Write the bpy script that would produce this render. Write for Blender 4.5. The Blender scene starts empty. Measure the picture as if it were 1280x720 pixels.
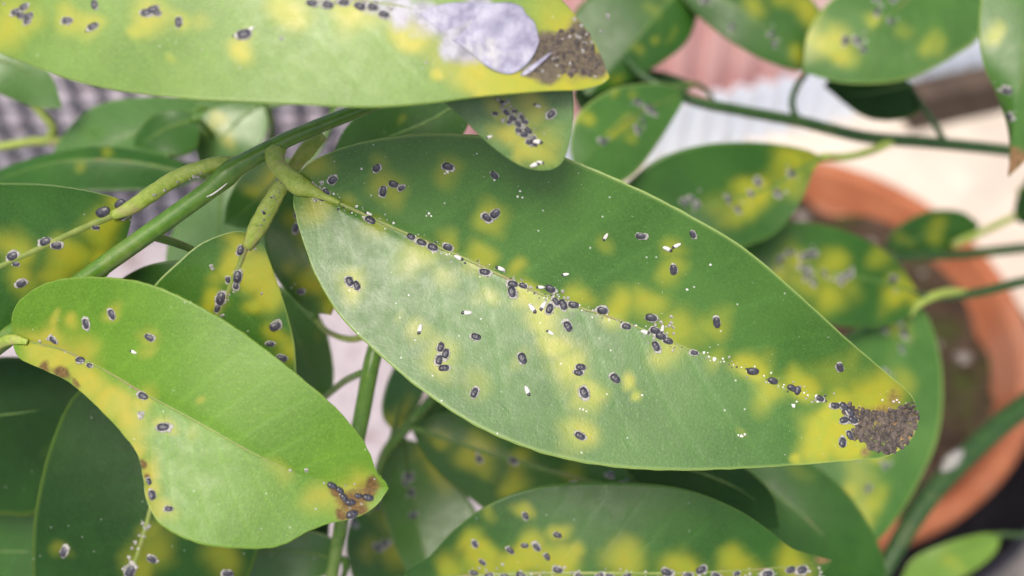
import bpy, math, random
import numpy as np
from mathutils import Vector, Matrix

random.seed(7); rng = np.random.default_rng(7)
scene = bpy.context.scene
col = scene.collection

# ------------------------------------------------------------------ camera
H, PITCH, FPX = 0.545, math.radians(52.0), 1372.0
cam_d = bpy.data.cameras.new('camera'); cam = bpy.data.objects.new('camera', cam_d); col.objects.link(cam)
cam_d.sensor_width = 36.0; cam_d.lens = 36.0*FPX/1280.0
cam.location = (0, 0, H); cam.rotation_euler = (math.pi/2-PITCH, 0, 0)
cam_d.clip_start = 0.005; cam_d.clip_end = 200
cam_d.dof.use_dof = True; cam_d.dof.focus_distance = 0.137
cam_d.dof.aperture_fstop = cam_d.lens/2.6
scene.camera = cam
# ------------------------------------------------------------------ sky, sun, exposure
SUN_EL, SUN_AZ = math.radians(71), math.radians(-152)     # azimuth: 0 = +Y, positive towards +X
w = bpy.data.worlds.new('World'); scene.world = w; w.use_nodes = True
nt = w.node_tree; bg = nt.nodes['Background']
sky = nt.nodes.new('ShaderNodeTexSky'); sky.sky_type = 'NISHITA'; sky.sun_disc = False
sky.sun_elevation = SUN_EL; sky.sun_rotation = SUN_AZ; sky.dust_density = 6.0; sky.air_density = 1.0; sky.ozone_density = 1.0
nt.links.new(sky.outputs[0], bg.inputs[0]); bg.inputs[1].default_value = 0.12
sd = bpy.data.lights.new('sun', 'SUN'); sun = bpy.data.objects.new('sun', sd); col.objects.link(sun)
sd.energy = 1.5; sd.angle = math.radians(26); sd.color = (1.0, 0.94, 0.84)
sv = Vector((math.sin(SUN_AZ)*math.cos(SUN_EL), math.cos(SUN_AZ)*math.cos(SUN_EL), math.sin(SUN_EL)))
sun.rotation_euler = sv.to_track_quat('Z', 'Y').to_euler(); sun.location = (0, 0, 3)
scene.view_settings.view_transform = 'Standard'; scene.view_settings.look = 'None'
scene.view_settings.exposure = 0.78; scene.view_settings.gamma = 1.0; scene.view_settings.use_curve_mapping = False
scene.render.resolution_x, scene.render.resolution_y = 1024, 576

# ------------------------------------------------------------------ geometry helpers
FW = np.array([0, math.cos(PITCH), -math.sin(PITCH)]); UP = np.array([0, math.sin(PITCH), math.cos(PITCH)])
RT = np.array([1.0, 0, 0]); CAM = np.array([0, 0, H])
def P(px, py, d):
    """a point d millimetres in front of the lens plane along the ray of a photo position"""
    px, py, d = np.asarray(px, float), np.asarray(py, float), np.asarray(d, float)/1000.0
    return CAM + d[..., None]*(FW + ((px-640)/FPX)[..., None]*RT + ((360-py)/FPX)[..., None]*UP)
def on_plane(px, py, z=0.0):
    r = FW + (px-640)/FPX*RT + (360-py)/FPX*UP
    return CAM + r*((z-H)/r[2])
def catmull(pts, n):
    """n points, even in length, on a smooth curve through pts (any dimension)"""
    p = np.asarray(pts, float)
    if len(p) == 2:
        return p[0]+(p[1]-p[0])*np.linspace(0, 1, n)[:, None]
    q = np.vstack([2*p[0]-p[1], p, 2*p[-1]-p[-2]])
    out = []
    for i in range(1, len(q)-2):
        t = np.linspace(0, 1, 24, endpoint=False)[:, None]
        a, b, c, d = q[i-1], q[i], q[i+1], q[i+2]
        out.append(0.5*((2*b)+(c-a)*t+(2*a-5*b+4*c-d)*t*t+(3*b-a-3*c+d)*t**3))
    out = np.vstack(out+[p[-1:]])
    s = np.r_[0, np.cumsum(np.linalg.norm(np.diff(out[:, :2], axis=0), axis=1))]
    x = np.linspace(0, s[-1], n)
    return np.stack([np.interp(x, s, out[:, k]) for k in range(p.shape[1])], 1)
def mesh_obj(name, verts, faces, mat, parent=None, smooth=True, origin=None):
    verts = np.asarray(verts, float)
    o0 = np.asarray(verts.mean(0) if origin is None else origin, float)
    me = bpy.data.meshes.new(name); me.from_pydata((verts-o0).tolist(), [], [tuple(map(int, f)) for f in faces]); me.update()
    if smooth: me.polygons.foreach_set('use_smooth', [True]*len(me.polygons))
    if mat: me.materials.append(mat)
    ob = bpy.data.objects.new(name, me); col.objects.link(ob)
    put(ob, o0, parent)
    return ob
def put(ob, loc, parent=None):
    loc = Vector(loc)
    if parent is not None:
        ob.parent = parent
        loc = Vector(loc)-WORLD[parent.name]
        ob.location = loc
        WORLD[ob.name] = WORLD[parent.name]+loc
    else:
        ob.location = loc; WORLD[ob.name] = loc
WORLD = {}
STEMS = []
HAS_PETIOLE = set()
def empty(name, loc):
    o = bpy.data.objects.new(name, None); col.objects.link(o); o.empty_display_size = 0.01; put(o, loc); return o
def tag(o, label=None, cat=None, group=None, kind=None):
    for k, v in (('label', label), ('category', cat), ('group', group), ('kind', kind)):
        if v: o[k] = v
    return o
def tube(name, path, mat, parent, flat=1.0, seg=12, n=40, bump=0.0, cap=True):
    """path: (px, py, depth mm, radius mm)"""
    c = catmull(path, n); pts = P(c[:, 0], c[:, 1], c[:, 2]); r = c[:, 3]/1000
    tan = np.gradient(pts, axis=0); tan /= np.linalg.norm(tan, axis=1)[:, None]
    view = pts-CAM; view /= np.linalg.norm(view, axis=1)[:, None]
    side = np.cross(tan, view); side /= np.linalg.norm(side, axis=1)[:, None]+1e-9
    nrm = np.cross(side, tan)
    if name in ('stem', 'twig'): STEMS.append((parent, pts, c))
    V = []; F = []
    for i in range(n):
        for k in range(seg):
            a = 2*math.pi*k/seg
            rr = r[i]*(1+bump*math.sin(i*1.7+k*2.1)*math.sin(k+i*.6))
            V.append(pts[i]+side[i]*rr*math.cos(a)+nrm[i]*rr*flat*math.sin(a))
    for i in range(n-1):
        for k in range(seg):
            k2 = (k+1) % seg
            F.append((i*seg+k, i*seg+k2, (i+1)*seg+k2, (i+1)*seg+k))
    if cap:
        V.append(pts[0]); F += [(len(V)-1, (k+1) % seg, k) for k in range(seg)]
        b = (n-1)*seg; V.append(pts[-1]); F += [(len(V)-1, b+k, b+(k+1) % seg) for k in range(seg)]
    return mesh_obj(name, V, F, mat, parent, origin=pts[0])

# ------------------------------------------------------------------ materials
def nodes_of(name):
    m = bpy.data.materials.new(name); m.use_nodes = True
    t = m.node_tree; return m, t, t.nodes, t.links, t.nodes['Principled BSDF']
def N(t, kind, **kw):
    n = t.nodes.new(kind)
    for k, v in kw.items():
        if k in n.inputs.keys(): n.inputs[k].default_value = v
        else: setattr(n, k, v)
    return n
def mix(t, fac, a, b, blend='MIX'):
    n = t.nodes.new('ShaderNodeMix'); n.data_type = 'RGBA'; n.blend_type = blend
    for sock, v in ((n.inputs[0], fac), (n.inputs[6], a), (n.inputs[7], b)):
        if hasattr(v, 'links'): t.links.new(v, sock)
        else: sock.default_value = v if not isinstance(v, tuple) else (*v, 1)
    return n.outputs[2]
def math_(t, op, a, b=None, c=None, clamp=False):
    n = t.nodes.new('ShaderNodeMath'); n.operation = op; n.use_clamp = clamp
    for i, v in enumerate((a, b, c)):
        if v is None: continue
        if hasattr(v, 'links'): t.links.new(v, n.inputs[i])
        else: n.inputs[i].default_value = v
    return n.outputs[0]
def ramp(t, v, lo, hi, a=0.0, b=1.0, smooth=True):
    n = t.nodes.new('ShaderNodeMapRange'); n.interpolation_type = 'SMOOTHSTEP' if smooth else 'LINEAR'
    t.links.new(v, n.inputs[0])
    for i, x in enumerate((lo, hi, a, b)): n.inputs[i+1].default_value = x
    return n.outputs[0]
def mm_coords(t, s=1000.0):
    tc = t.nodes.new('ShaderNodeTexCoord'); m = t.nodes.new('ShaderNodeMapping'); m.inputs['Scale'].default_value = (s, s, s)
    t.links.new(tc.outputs['Object'], m.inputs[0]); return m.outputs[0]
def noise(t, co, scale, detail=3.0, rough=0.55, dist=0.0):
    n = N(t, 'ShaderNodeTexNoise'); n.inputs['Scale'].default_value = scale; n.inputs['Detail'].default_value = detail
    n.inputs['Roughness'].default_value = rough; n.inputs['Distortion'].default_value = dist
    t.links.new(co, n.inputs['Vector']); return n.outputs[0]

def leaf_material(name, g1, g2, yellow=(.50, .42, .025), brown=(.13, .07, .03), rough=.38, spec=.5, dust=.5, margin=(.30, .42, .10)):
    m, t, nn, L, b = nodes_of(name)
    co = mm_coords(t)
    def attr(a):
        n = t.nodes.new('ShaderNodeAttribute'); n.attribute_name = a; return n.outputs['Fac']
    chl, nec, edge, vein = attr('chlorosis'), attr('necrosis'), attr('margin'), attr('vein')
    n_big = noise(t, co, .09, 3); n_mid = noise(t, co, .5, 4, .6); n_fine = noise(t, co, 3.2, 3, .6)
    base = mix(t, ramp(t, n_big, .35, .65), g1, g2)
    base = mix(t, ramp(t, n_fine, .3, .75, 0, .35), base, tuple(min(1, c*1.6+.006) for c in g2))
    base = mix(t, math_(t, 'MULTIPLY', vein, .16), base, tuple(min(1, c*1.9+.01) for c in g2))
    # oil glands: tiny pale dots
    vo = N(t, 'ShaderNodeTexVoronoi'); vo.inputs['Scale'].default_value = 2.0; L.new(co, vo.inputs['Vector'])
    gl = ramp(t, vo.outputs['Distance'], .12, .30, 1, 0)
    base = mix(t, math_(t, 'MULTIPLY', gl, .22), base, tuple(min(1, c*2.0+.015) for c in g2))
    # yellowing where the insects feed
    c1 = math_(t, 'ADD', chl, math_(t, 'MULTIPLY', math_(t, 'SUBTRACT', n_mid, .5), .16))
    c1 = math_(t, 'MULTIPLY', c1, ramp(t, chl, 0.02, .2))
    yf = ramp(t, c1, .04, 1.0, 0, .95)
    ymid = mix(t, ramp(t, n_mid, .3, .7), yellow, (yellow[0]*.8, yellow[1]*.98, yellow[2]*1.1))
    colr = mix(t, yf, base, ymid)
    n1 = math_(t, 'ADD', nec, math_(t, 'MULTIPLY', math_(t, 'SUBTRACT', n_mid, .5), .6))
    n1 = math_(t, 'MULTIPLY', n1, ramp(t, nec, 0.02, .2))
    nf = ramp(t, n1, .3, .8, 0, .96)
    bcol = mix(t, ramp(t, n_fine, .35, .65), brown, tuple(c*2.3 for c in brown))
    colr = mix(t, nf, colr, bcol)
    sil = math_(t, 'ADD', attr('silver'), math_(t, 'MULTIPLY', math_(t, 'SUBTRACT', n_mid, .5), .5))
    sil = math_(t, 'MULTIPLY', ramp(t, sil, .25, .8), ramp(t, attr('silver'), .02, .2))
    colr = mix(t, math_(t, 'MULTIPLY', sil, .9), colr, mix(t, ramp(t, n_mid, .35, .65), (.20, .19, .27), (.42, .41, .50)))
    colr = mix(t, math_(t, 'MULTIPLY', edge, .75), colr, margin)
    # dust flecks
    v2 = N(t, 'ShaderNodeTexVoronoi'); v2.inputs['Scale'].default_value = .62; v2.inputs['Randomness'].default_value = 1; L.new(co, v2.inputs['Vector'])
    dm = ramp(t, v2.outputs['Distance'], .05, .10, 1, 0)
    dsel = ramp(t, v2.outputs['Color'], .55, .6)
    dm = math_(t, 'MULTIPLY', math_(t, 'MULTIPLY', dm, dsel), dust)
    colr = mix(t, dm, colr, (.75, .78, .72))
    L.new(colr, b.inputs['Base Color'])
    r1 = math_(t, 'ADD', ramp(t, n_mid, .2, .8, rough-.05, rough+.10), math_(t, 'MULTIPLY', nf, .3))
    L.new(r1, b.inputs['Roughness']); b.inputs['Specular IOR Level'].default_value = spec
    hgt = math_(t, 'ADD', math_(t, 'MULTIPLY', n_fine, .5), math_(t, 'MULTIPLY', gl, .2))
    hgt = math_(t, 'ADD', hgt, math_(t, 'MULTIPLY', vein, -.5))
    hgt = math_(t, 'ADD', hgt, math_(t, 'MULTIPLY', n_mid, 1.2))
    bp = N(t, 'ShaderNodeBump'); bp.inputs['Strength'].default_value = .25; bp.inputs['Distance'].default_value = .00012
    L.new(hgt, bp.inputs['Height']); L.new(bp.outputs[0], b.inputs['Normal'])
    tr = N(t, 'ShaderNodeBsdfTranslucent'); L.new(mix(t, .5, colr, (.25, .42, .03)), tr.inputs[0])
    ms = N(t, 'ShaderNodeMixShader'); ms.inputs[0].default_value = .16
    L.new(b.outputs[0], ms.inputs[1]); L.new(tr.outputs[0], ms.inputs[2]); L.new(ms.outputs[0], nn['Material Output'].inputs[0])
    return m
def simple(name, c1, c2, scale=1.0, rough=.5, spec=.4, bump=.3, bdist=.0001, c3=None, detail=4, trans=0.0):
    m, t, nn, L, b = nodes_of(name); co = mm_coords(t)
    n1 = noise(t, co, scale, detail, .6); c = mix(t, ramp(t, n1, .3, .7), c1, c2)
    if c3:
        n2 = noise(t, co, scale*.23, 4, .65, .5); c = mix(t, ramp(t, n2, .52, .68), c, c3)
    L.new(c, b.inputs['Base Color']); b.inputs['Roughness'].default_value = rough; b.inputs['Specular IOR Level'].default_value = spec
    bp = N(t, 'ShaderNodeBump'); bp.inputs['Strength'].default_value = bump; bp.inputs['Distance'].default_value = bdist
    L.new(noise(t, co, scale*2.3, 4, .6), bp.inputs['Height']); L.new(bp.outputs[0], b.inputs['Normal'])
    if trans:
        tr = N(t, 'ShaderNodeBsdfTranslucent'); L.new(c, tr.inputs[0])
        ms = N(t, 'ShaderNodeMixShader'); ms.inputs[0].default_value = trans
        L.new(b.outputs[0], ms.inputs[1]); L.new(tr.outputs[0], ms.inputs[2]); L.new(ms.outputs[0], nn['Material Output'].inputs[0])
    return m
M = {}
M['main'] = leaf_material('leaf_mid_green', (.034, .106, .010), (.054, .142, .018), yellow=(.375, .355, .02), rough=.32)
M['fresh'] = leaf_material('leaf_fresh_green', (.068, .165, .006), (.098, .210, .012), yellow=(.38, .33, .035), brown=(.075, .040, .012), rough=.36, spec=.38, dust=.25, margin=(.2, .3, .05))
M['pale'] = leaf_material('leaf_pale_green', (.090, .180, .014), (.125, .225, .026), yellow=(.42, .37, .018), brown=(.06, .045, .032), rough=.34, dust=.2, margin=(.2, .3, .06))
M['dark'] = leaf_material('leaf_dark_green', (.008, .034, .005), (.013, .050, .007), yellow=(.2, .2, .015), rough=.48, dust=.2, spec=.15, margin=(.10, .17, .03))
M['deep'] = leaf_material('leaf_deep_green', (.017, .066, .006), (.029, .096, .010), yellow=(.30, .29, .014), rough=.34, dust=.2, spec=.30, margin=(.10, .18, .035))
M['blue'] = leaf_material('leaf_grey_green', (.052, .130, .024), (.078, .170, .036), yellow=(.40, .36, .04), rough=.30, dust=.1, margin=(.18, .28, .08))
M['stem'] = simple('green_stem_bark', (.060, .145, .012), (.095, .195, .02), .7, .34, .5, .35, .00010, (.13, .20, .04))
M['stem_dark'] = simple('dark_green_bark', (.016, .050, .010), (.030, .078, .014), .5, .4, .4, .4, .0002, (.05, .085, .02))
M['stem_old'] = simple('brown_bark', (.09, .07, .045), (.16, .12, .08), .5, .7, .3, .6, .0004)
M['petiole'] = simple('yellow_green_petiole', (.21, .30, .035), (.31, .38, .075), 1.1, .42, .45, .7, .0002, (.30, .27, .11))
M['midrib'] = simple('pale_midrib', (.13, .19, .03), (.19, .235, .05), .7, .42, .4, .4, .00008, (.20, .16, .07))
M['midrib_green'] = simple('green_midrib', (.06, .13, .018), (.09, .17, .025), .7, .42, .4, .4, .00008, (.13, .14, .04))
M['shield'] = simple('black_scale_shield', (.018, .018, .026), (.060, .060, .078), 2.2, .34, .5, .5, .00006)
M['wax'] = simple('grey_white_wax', (.16, .17, .14), (.48, .46, .43), 3.0, .6, .3, .5, .00006, trans=.15)
M['white'] = simple('white_wax', (.50, .49, .46), (.66, .65, .61), 3.0, .5, .4, .3, .00004)
M['crust'] = simple('grey_brown_crust', (.032, .027, .025), (.120, .095, .076), 1.6, .62, .35, .6, .00015)
M['skin'] = simple('lilac_dead_skin', (.20, .19, .29), (.38, .38, .48), .5, .42, .5, .8, .0002, (.48, .48, .48), trans=.12)

# ------------------------------------------------------------------ the leaf builder
LEAF = {}
def field(px, py, spots, ring=True):
    f = np.zeros_like(px)
    wx = px+3.5*np.sin(py*.11+1.3)+4*np.sin(px*.073+py*.05)+0.8*np.sin(py*.31+px*.17); wy = py+3.5*np.sin(px*.097+.4)+4*np.sin(py*.081-px*.06)+0.8*np.sin(px*.29-py*.13)
    for s in spots:
        x, y, r, k = s[:4]; r = r*.90
        q = ((wx-x)**2+(wy-y)**2)/(r*r)
        f = np.maximum(f, k*np.exp(-q**1.15*1.25))+0.3*np.minimum(f, k*np.exp(-q**1.15*1.25))
    return np.clip(f, 0, 1)
def leaf(key, parent, mat, mid, A, B, d, e=(0, 0), nu=60, nv=14, chl=(), nec=(), silver=(), rib=(.45, .12), ribmat='midrib_green', wave=.5, th=.34,
         label=None, fold=1.3, cren=.0, crease=0.0):
    """mid: base..tip; A, B: the two margins between base and tip (photo positions); d: depths base..tip in mm; e: depth offset of margins A, B"""
    mid = np.asarray(mid, float)
    a = np.vstack([mid[:1], A, mid[-1:]]); b = np.vstack([mid[:1], B, mid[-1:]])
    n = nu+1
    cm, ca, cb = catmull(mid, n), catmull(a, n), catmull(b, n)
    u = np.linspace(0, 1, n)
    du = catmull(np.stack([np.linspace(0, 1, len(d))*100, np.zeros(len(d)), d], 1), n)[:, 2]
    vs = np.linspace(-1, 1, 2*nv+1)
    env = np.sin(np.pi*np.clip(u, 0, 1))**.7
    px = np.zeros((n, 2*nv+1)); py = px.copy(); dd = px.copy()
    ph = rng.uniform(0, 6, 4)
    for j, v in enumerate(vs):
        s = ca if v < 0 else cb; k = abs(v)
        q = cm*(1-k)+s*k
        if k == 1 and cren:
            q = q+cren*np.stack([np.sin(u*150+ph[0])*np.sin(u*47), np.sin(u*170+ph[1])*np.cos(u*39)], 1)
        px[:, j] = q[:, 0]; py[:, j] = q[:, 1]
        ed = e[0] if v < 0 else e[1]
        dd[:, j] = du+env*ed*k**fold+env*wave*(k**1.5)*np.sin(u*9+ph[2]+(2 if v < 0 else 0))+.5*wave*np.sin(u*5+ph[3])*env-crease*np.exp(-(k*14)**2)*(1-u)
    top = P(px, py, dd)
    W = 2*nv+1
    tu = np.gradient(top, axis=0); tv = np.gradient(top, axis=1)
    nor = np.cross(tu, tv); nor /= np.linalg.norm(nor, axis=2)[..., None]+1e-12
    flip = np.sum(nor*(CAM-top), axis=2).mean() < 0
    if flip: nor = -nor
    thick = th/1000*(1-.55*np.abs(vs)**8)[None, :, None]
    bot = top-nor*thick
    V = np.vstack([top.reshape(-1, 3), bot.reshape(-1, 3)])
    idx = np.arange(n*W).reshape(n, W); o = n*W
    q = np.stack([idx[:-1, :-1], idx[1:, :-1], idx[1:, 1:], idx[:-1, 1:]], -1).reshape(-1, 4)
    if flip: q = q[:, ::-1]
    F = [q, q[:, ::-1]+o]
    for j, sgn in ((0, 1), (W-1, -1)):
        s = np.stack([idx[:-1, j], idx[:-1, j]+o, idx[1:, j]+o, idx[1:, j]], -1)
        if (sgn < 0) != flip: s = s[:, ::-1]
        F.append(s)
    F = np.vstack(F)
    ob = mesh_obj('leaf', V, F.tolist(), M[mat], parent, origin=top[0, nv])
    # pigment fields, one value per vertex
    U = np.repeat(u[:, None], W, 1); K = np.repeat(np.abs(vs)[None], n, 0)
    ch = field(px, py, chl) if len(chl) else np.zeros_like(px)
    ne = field(px, py, nec) if len(nec) else np.zeros_like(px)
    mg = np.clip((K-.975)/.025, 0, 1)
    nve = 12; tt = (U*nve-K**.85*2.0+np.where(vs[None] < 0, .37, 0)) % 1.0
    ve = np.exp(-((tt-.5)/.07)**2)*(K < .9)*(K > .03)*(1-K*.6)
    for nm, f in (('chlorosis', ch), ('necrosis', ne), ('silver', field(px, py, silver) if len(silver) else np.zeros_like(px)), ('margin', mg), ('vein', ve)):
        at = ob.data.attributes.new(nm, 'FLOAT', 'POINT'); at.data.foreach_set('value', np.r_[f.ravel(), f.ravel()].astype(np.float32))
    info = dict(px=px, py=py, d=dd, n=nor, top=top, ob=ob, parent=parent, mid=cm)
    LEAF[key] = info
    if label: ob['label'] = label
    # midrib: a slender raised rod sunk half into the blade
    path = [(cm[i, 0], cm[i, 1], dd[i, nv]+.30*rib[0], rib[0]*(1-u[i])+rib[1]*u[i]) for i in range(0, n-1, max(1, n//14))]
    tube('midrib', path, M[ribmat], ob, flat=.7, seg=8, n=max(16, nu//3))
    return ob
def surf(key, x, y):
    """surface point and normal of a leaf at a photo position"""
    I = LEAF[key]; q = (I['px']-x)**2+(I['py']-y)**2; i, j = np.unravel_index(np.argmin(q), q.shape)
    p0, nn = I['top'][i, j], I['n'][i, j]
    r = FW+(x-640)/FPX*RT+(360-y)/FPX*UP
    s = np.dot(p0-CAM, nn)/np.dot(r, nn)
    return CAM+r*s, nn
def petiole(key, path, mat='petiole', flat=.55, seg=10, n=24):
    HAS_PETIOLE.add(key)
    return tube('petiole', path, M[mat], LEAF[key]['ob'], flat=flat, seg=seg, n=n, bump=.05)

# ------------------------------------------------------------------ the setting: ground, slabs, wall panels, mesh fence, pot
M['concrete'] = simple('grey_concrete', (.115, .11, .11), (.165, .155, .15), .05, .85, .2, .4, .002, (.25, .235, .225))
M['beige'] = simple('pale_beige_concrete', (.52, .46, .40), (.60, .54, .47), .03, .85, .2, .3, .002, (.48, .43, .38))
M['pinkgrey'] = simple('pink_grey_gravel_floor', (.30, .27, .295), (.46, .415, .44), .12, .9, .2, .5, .003, (.24, .19, .19))
M['panel'] = simple('white_plastic_sheet', (.70, .78, .90), (.76, .84, .93), .02, .4, .4, .1, .0005)
M['pink'] = simple('pink_plastic_sheet', (.70, .40, .38), (.76, .48, .45), .03, .5, .4, .1, .0005, (.78, .58, .55))
M['plank'] = simple('dark_brown_timber', (.05, .038, .030), (.09, .068, .052), .08, .8, .2, .5, .001)
M['netting'] = simple('dark_blue_black_plastic', (.015, .020, .035), (.030, .036, .055), .3, .45, .4, .2, .0003)
M['terracotta'] = simple('terracotta', (.28, .088, .038), (.35, .125, .058), .06, .7, .25, .4, .0006, (.33, .145, .085))
M['potdark'] = simple('black_plastic_pot_body', (.014, .014, .020), (.026, .026, .034), .1, .5, .35, .2, .0005)
M['soil'] = simple('dark_potting_soil', (.035, .024, .017), (.10, .068, .048), .12, .95, .1, .9, .006, (.055, .065, .02))
M['stone'] = simple('pale_pebble', (.13, .11, .095), (.30, .27, .24), .3, .7, .3, .5, .0005)

def box(name, x0, x1, y0, y1, z0, z1, mat, parent=None):
    v = [(x, y, z) for z in (z0, z1) for y in (y0, y1) for x in (x0, x1)]
    f = [(0, 2, 3, 1), (4, 5, 7, 6), (0, 1, 5, 4), (2, 6, 7, 3), (0, 4, 6, 2), (1, 3, 7, 5)]
    return mesh_obj(name, v, f, mat, parent, smooth=False, origin=(0.5*(x0+x1), .5*(y0+y1), z0))
g = mesh_obj('ground', [(-30, -30, -.004), (30, -30, -.004), (30, 30, -.004), (-30, 30, -.004)], [(0, 1, 2, 3)], M['pinkgrey'], None, False, origin=(0, 0, -.004)); tag(g, kind='structure')
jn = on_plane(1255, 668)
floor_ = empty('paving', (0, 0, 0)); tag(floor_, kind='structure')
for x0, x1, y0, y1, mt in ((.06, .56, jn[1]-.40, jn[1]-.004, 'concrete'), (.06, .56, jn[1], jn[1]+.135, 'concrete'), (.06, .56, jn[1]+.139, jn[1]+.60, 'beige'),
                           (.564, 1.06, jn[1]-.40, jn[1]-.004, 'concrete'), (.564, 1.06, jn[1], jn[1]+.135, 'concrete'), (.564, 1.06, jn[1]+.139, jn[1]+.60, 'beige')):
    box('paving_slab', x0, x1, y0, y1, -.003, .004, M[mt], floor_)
w1, w2 = on_plane(1240, 112), on_plane(560, 265)
dirw = (w1-w2); dirw[2] = 0; lw = np.linalg.norm(dirw); dirw /= lw; nw = np.array([-dirw[1], dirw[0], 0])
def ribbed(name, s0, s1, off, z0, z1, pitch, amp, mat, label):
    m = int((s1-s0)/pitch*10); s = np.linspace(s0, s1, m); V = []; F = []
    for th in (0, .0015):
        for z in (z0, z1):
            for x in s:
                prof = math.tanh(2.2*math.sin(2*math.pi*x/pitch))
                V.append(w2+dirw*x+nw*(off+th+amp*prof)+np.array([0, 0, z]))
    for i in range(m-1):
        F += [(i, i+1, m+i+1, m+i), (2*m+i+1, 2*m+i, 3*m+i, 3*m+i+1), (m+i, m+i+1, 3*m+i+1, 3*m+i), (i+1, i, 2*m+i, 2*m+i+1)]
    F += [(0, m, 3*m, 2*m), (m-1, 3*m-1, 4*m-1, 2*m-1)]
    o = mesh_obj(name, V, F, M[mat], None, smooth=False, origin=w2+np.array([0, 0, z0])); return tag(o, label, 'panel')
# height of the white sheet: where the colour changes above (990,167)
def height_at(px, py):
    r = FW+(px-640)/FPX*RT+(360-py)/FPX*UP; s = np.dot(w2-CAM, nw)/np.dot(r, nw); return (CAM+r*s)[2]
hz = height_at(985, 99)
ribbed('ribbed_panel', -.03, lw+.35, .0, .004, hz, .0165, .0028, 'panel', 'white ribbed plastic sheet standing behind the terracotta pot')
ribbed('ribbed_panel', -.03, lw+.35, .014, .004, hz+.30, .024, .004, 'pink', 'pink ribbed sheet rising above the white ribbed sheet')
pl = empty('timber_plank', w2+dirw*(lw*.80)); tag(pl, 'dark brown timber plank along the foot of the white ribbed sheet', 'plank')
sA, sB = lw*.80, lw+.30; V = []
for z in (.004, .034):
    for off in (-.026, -.006):
        for s in (sA, sB): V.append(w2+dirw*s+nw*off+np.array([0, 0, z]))
mesh_obj('board', V, [(0, 1, 3, 2), (4, 6, 7, 5), (0, 4, 5, 1), (2, 3, 7, 6), (0, 2, 6, 4), (1, 5, 7, 3)], M['plank'], pl, False)

# black plastic mesh, standing on the ground behind the left-hand leaves
fy = .47; fence = empty('mesh_fence', (-.34, fy, -.004)); tag(fence, 'dark blue black plastic mesh fence behind the leaves', 'fence')
def strand(p0, p1, r):
    p0, p1 = np.array(p0), np.array(p1); t = p1-p0; t /= np.linalg.norm(t); a = np.cross(t, [0, 1, 0.0]); a /= np.linalg.norm(a); b = np.cross(t, a)
    V = [p+a*r*math.cos(k*math.pi/3)+b*r*math.sin(k*math.pi/3) for p in (p0, p1) for k in range(6)]
    F = [(k, (k+1) % 6, 6+(k+1) % 6, 6+k) for k in range(6)]+[tuple(range(5, -1, -1)), tuple(range(6, 12))]
    return V, F
first = None
for i in range(32):
    x = -.60+i*.0163
    if first is None:
        V, F = strand((x, fy, -.004), (x+.008, fy+.03, .30), .0029); first = mesh_obj('strand', V, F, M['netting'], fence, origin=(x, fy, -.004))
    else:
        c = first.copy(); col.objects.link(c); c.parent = fence; c.location = (x+.34, 0, 0)
first = None
for k in range(18):
    z = .004+k*.0165
    if first is None:
        V, F = strand((-.602, fy-.001, z), (-.088, fy-.001, z), .0015); first = mesh_obj('strand', V, F, M['netting'], fence, origin=(-.34, fy, z))
    else:
        c = first.copy(); col.objects.link(c); c.parent = fence; c.location = (0, .03*(z/.30), z+.004)

def lathe(name, prof, c, mat, parent=None, seg=72, wob=0.0):
    V = []; F = []; m = len(prof)
    for k in range(seg):
        a = 2*math.pi*k/seg
        for r, z in prof:
            rr = r*(1+wob*math.sin(3*a+z*20)); V.append((c[0]+rr*math.cos(a), c[1]+rr*math.sin(a), z))
    for k in range(seg):
        k2 = (k+1) % seg
        for i in range(m-1): F.append((k*m+i, k2*m+i, k2*m+i+1, k*m+i+1))
    return mesh_obj(name, V, F, mat, parent, origin=(c[0], c[1], prof[0][1]))
RIM_Z, RIM_R = .108, .120
pc = on_plane(985, 405, RIM_Z); p2 = on_plane(1730, 400, RIM_Z)
def make_pot(c, label, z0=.004):
    t = empty('flower_pot', (c[0], c[1], z0)); tag(t, label, 'flower pot')
    lathe('pot_body', [(.001, z0), (.084, z0), (.087, z0+.004), (.1115, RIM_Z-.020), (.1115, RIM_Z-.0185), (.104, RIM_Z-.0185), (.082, z0+.008), (.001, z0+.008)], c, M['terracotta'], t)
    lathe('rim', [(.1035, RIM_Z-.018), (.1165, RIM_Z-.018), (.118, RIM_Z-.012), (RIM_R-.001, RIM_Z-.002), (RIM_R-.004, RIM_Z+.002), (RIM_R-.009, RIM_Z+.002), (RIM_R-.012, RIM_Z-.002), (RIM_R-.0155, RIM_Z-.017), (.1035, RIM_Z-.018)], c, M['terracotta'], t)
    # soil: an uneven surface filling the pot
    V = [(c[0], c[1], RIM_Z-.014)]; F = []; R_, S_ = 26, 72
    for i in range(1, R_+1):
        for k in range(S_):
            a = 2*math.pi*k/S_; r = .1035*i/R_
            x, y = r*math.cos(a), r*math.sin(a)
            z = RIM_Z-.018+.004*math.sin(x*90+1)*math.cos(y*75)+.003*math.sin(x*210+y*160)+.0035*(rng.random()-.5)
            V.append((c[0]+x, c[1]+y, z))
    F += [(0, 1+k, 1+(k+1) % S_) for k in range(S_)]
    for i in range(R_-1):
        for k in range(S_):
            a = 1+i*S_+k; b = 1+i*S_+(k+1) % S_; F.append((a, a+S_, b+S_, b))
    s = mesh_obj('soil', V, F, M['soil'], None, origin=(c[0], c[1], RIM_Z-.03)); tag(s, kind='structure')
    return t
make_pot(pc, 'round terracotta flower pot filled with soil, under the blurred leaves', .0085)
oc = (pc[0]+.004, pc[1]-.012)
op = empty('outer_pot', (oc[0], oc[1], .004)); tag(op, 'black plastic outer pot showing as a dark band below the terracotta rim', 'outer pot')
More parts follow.
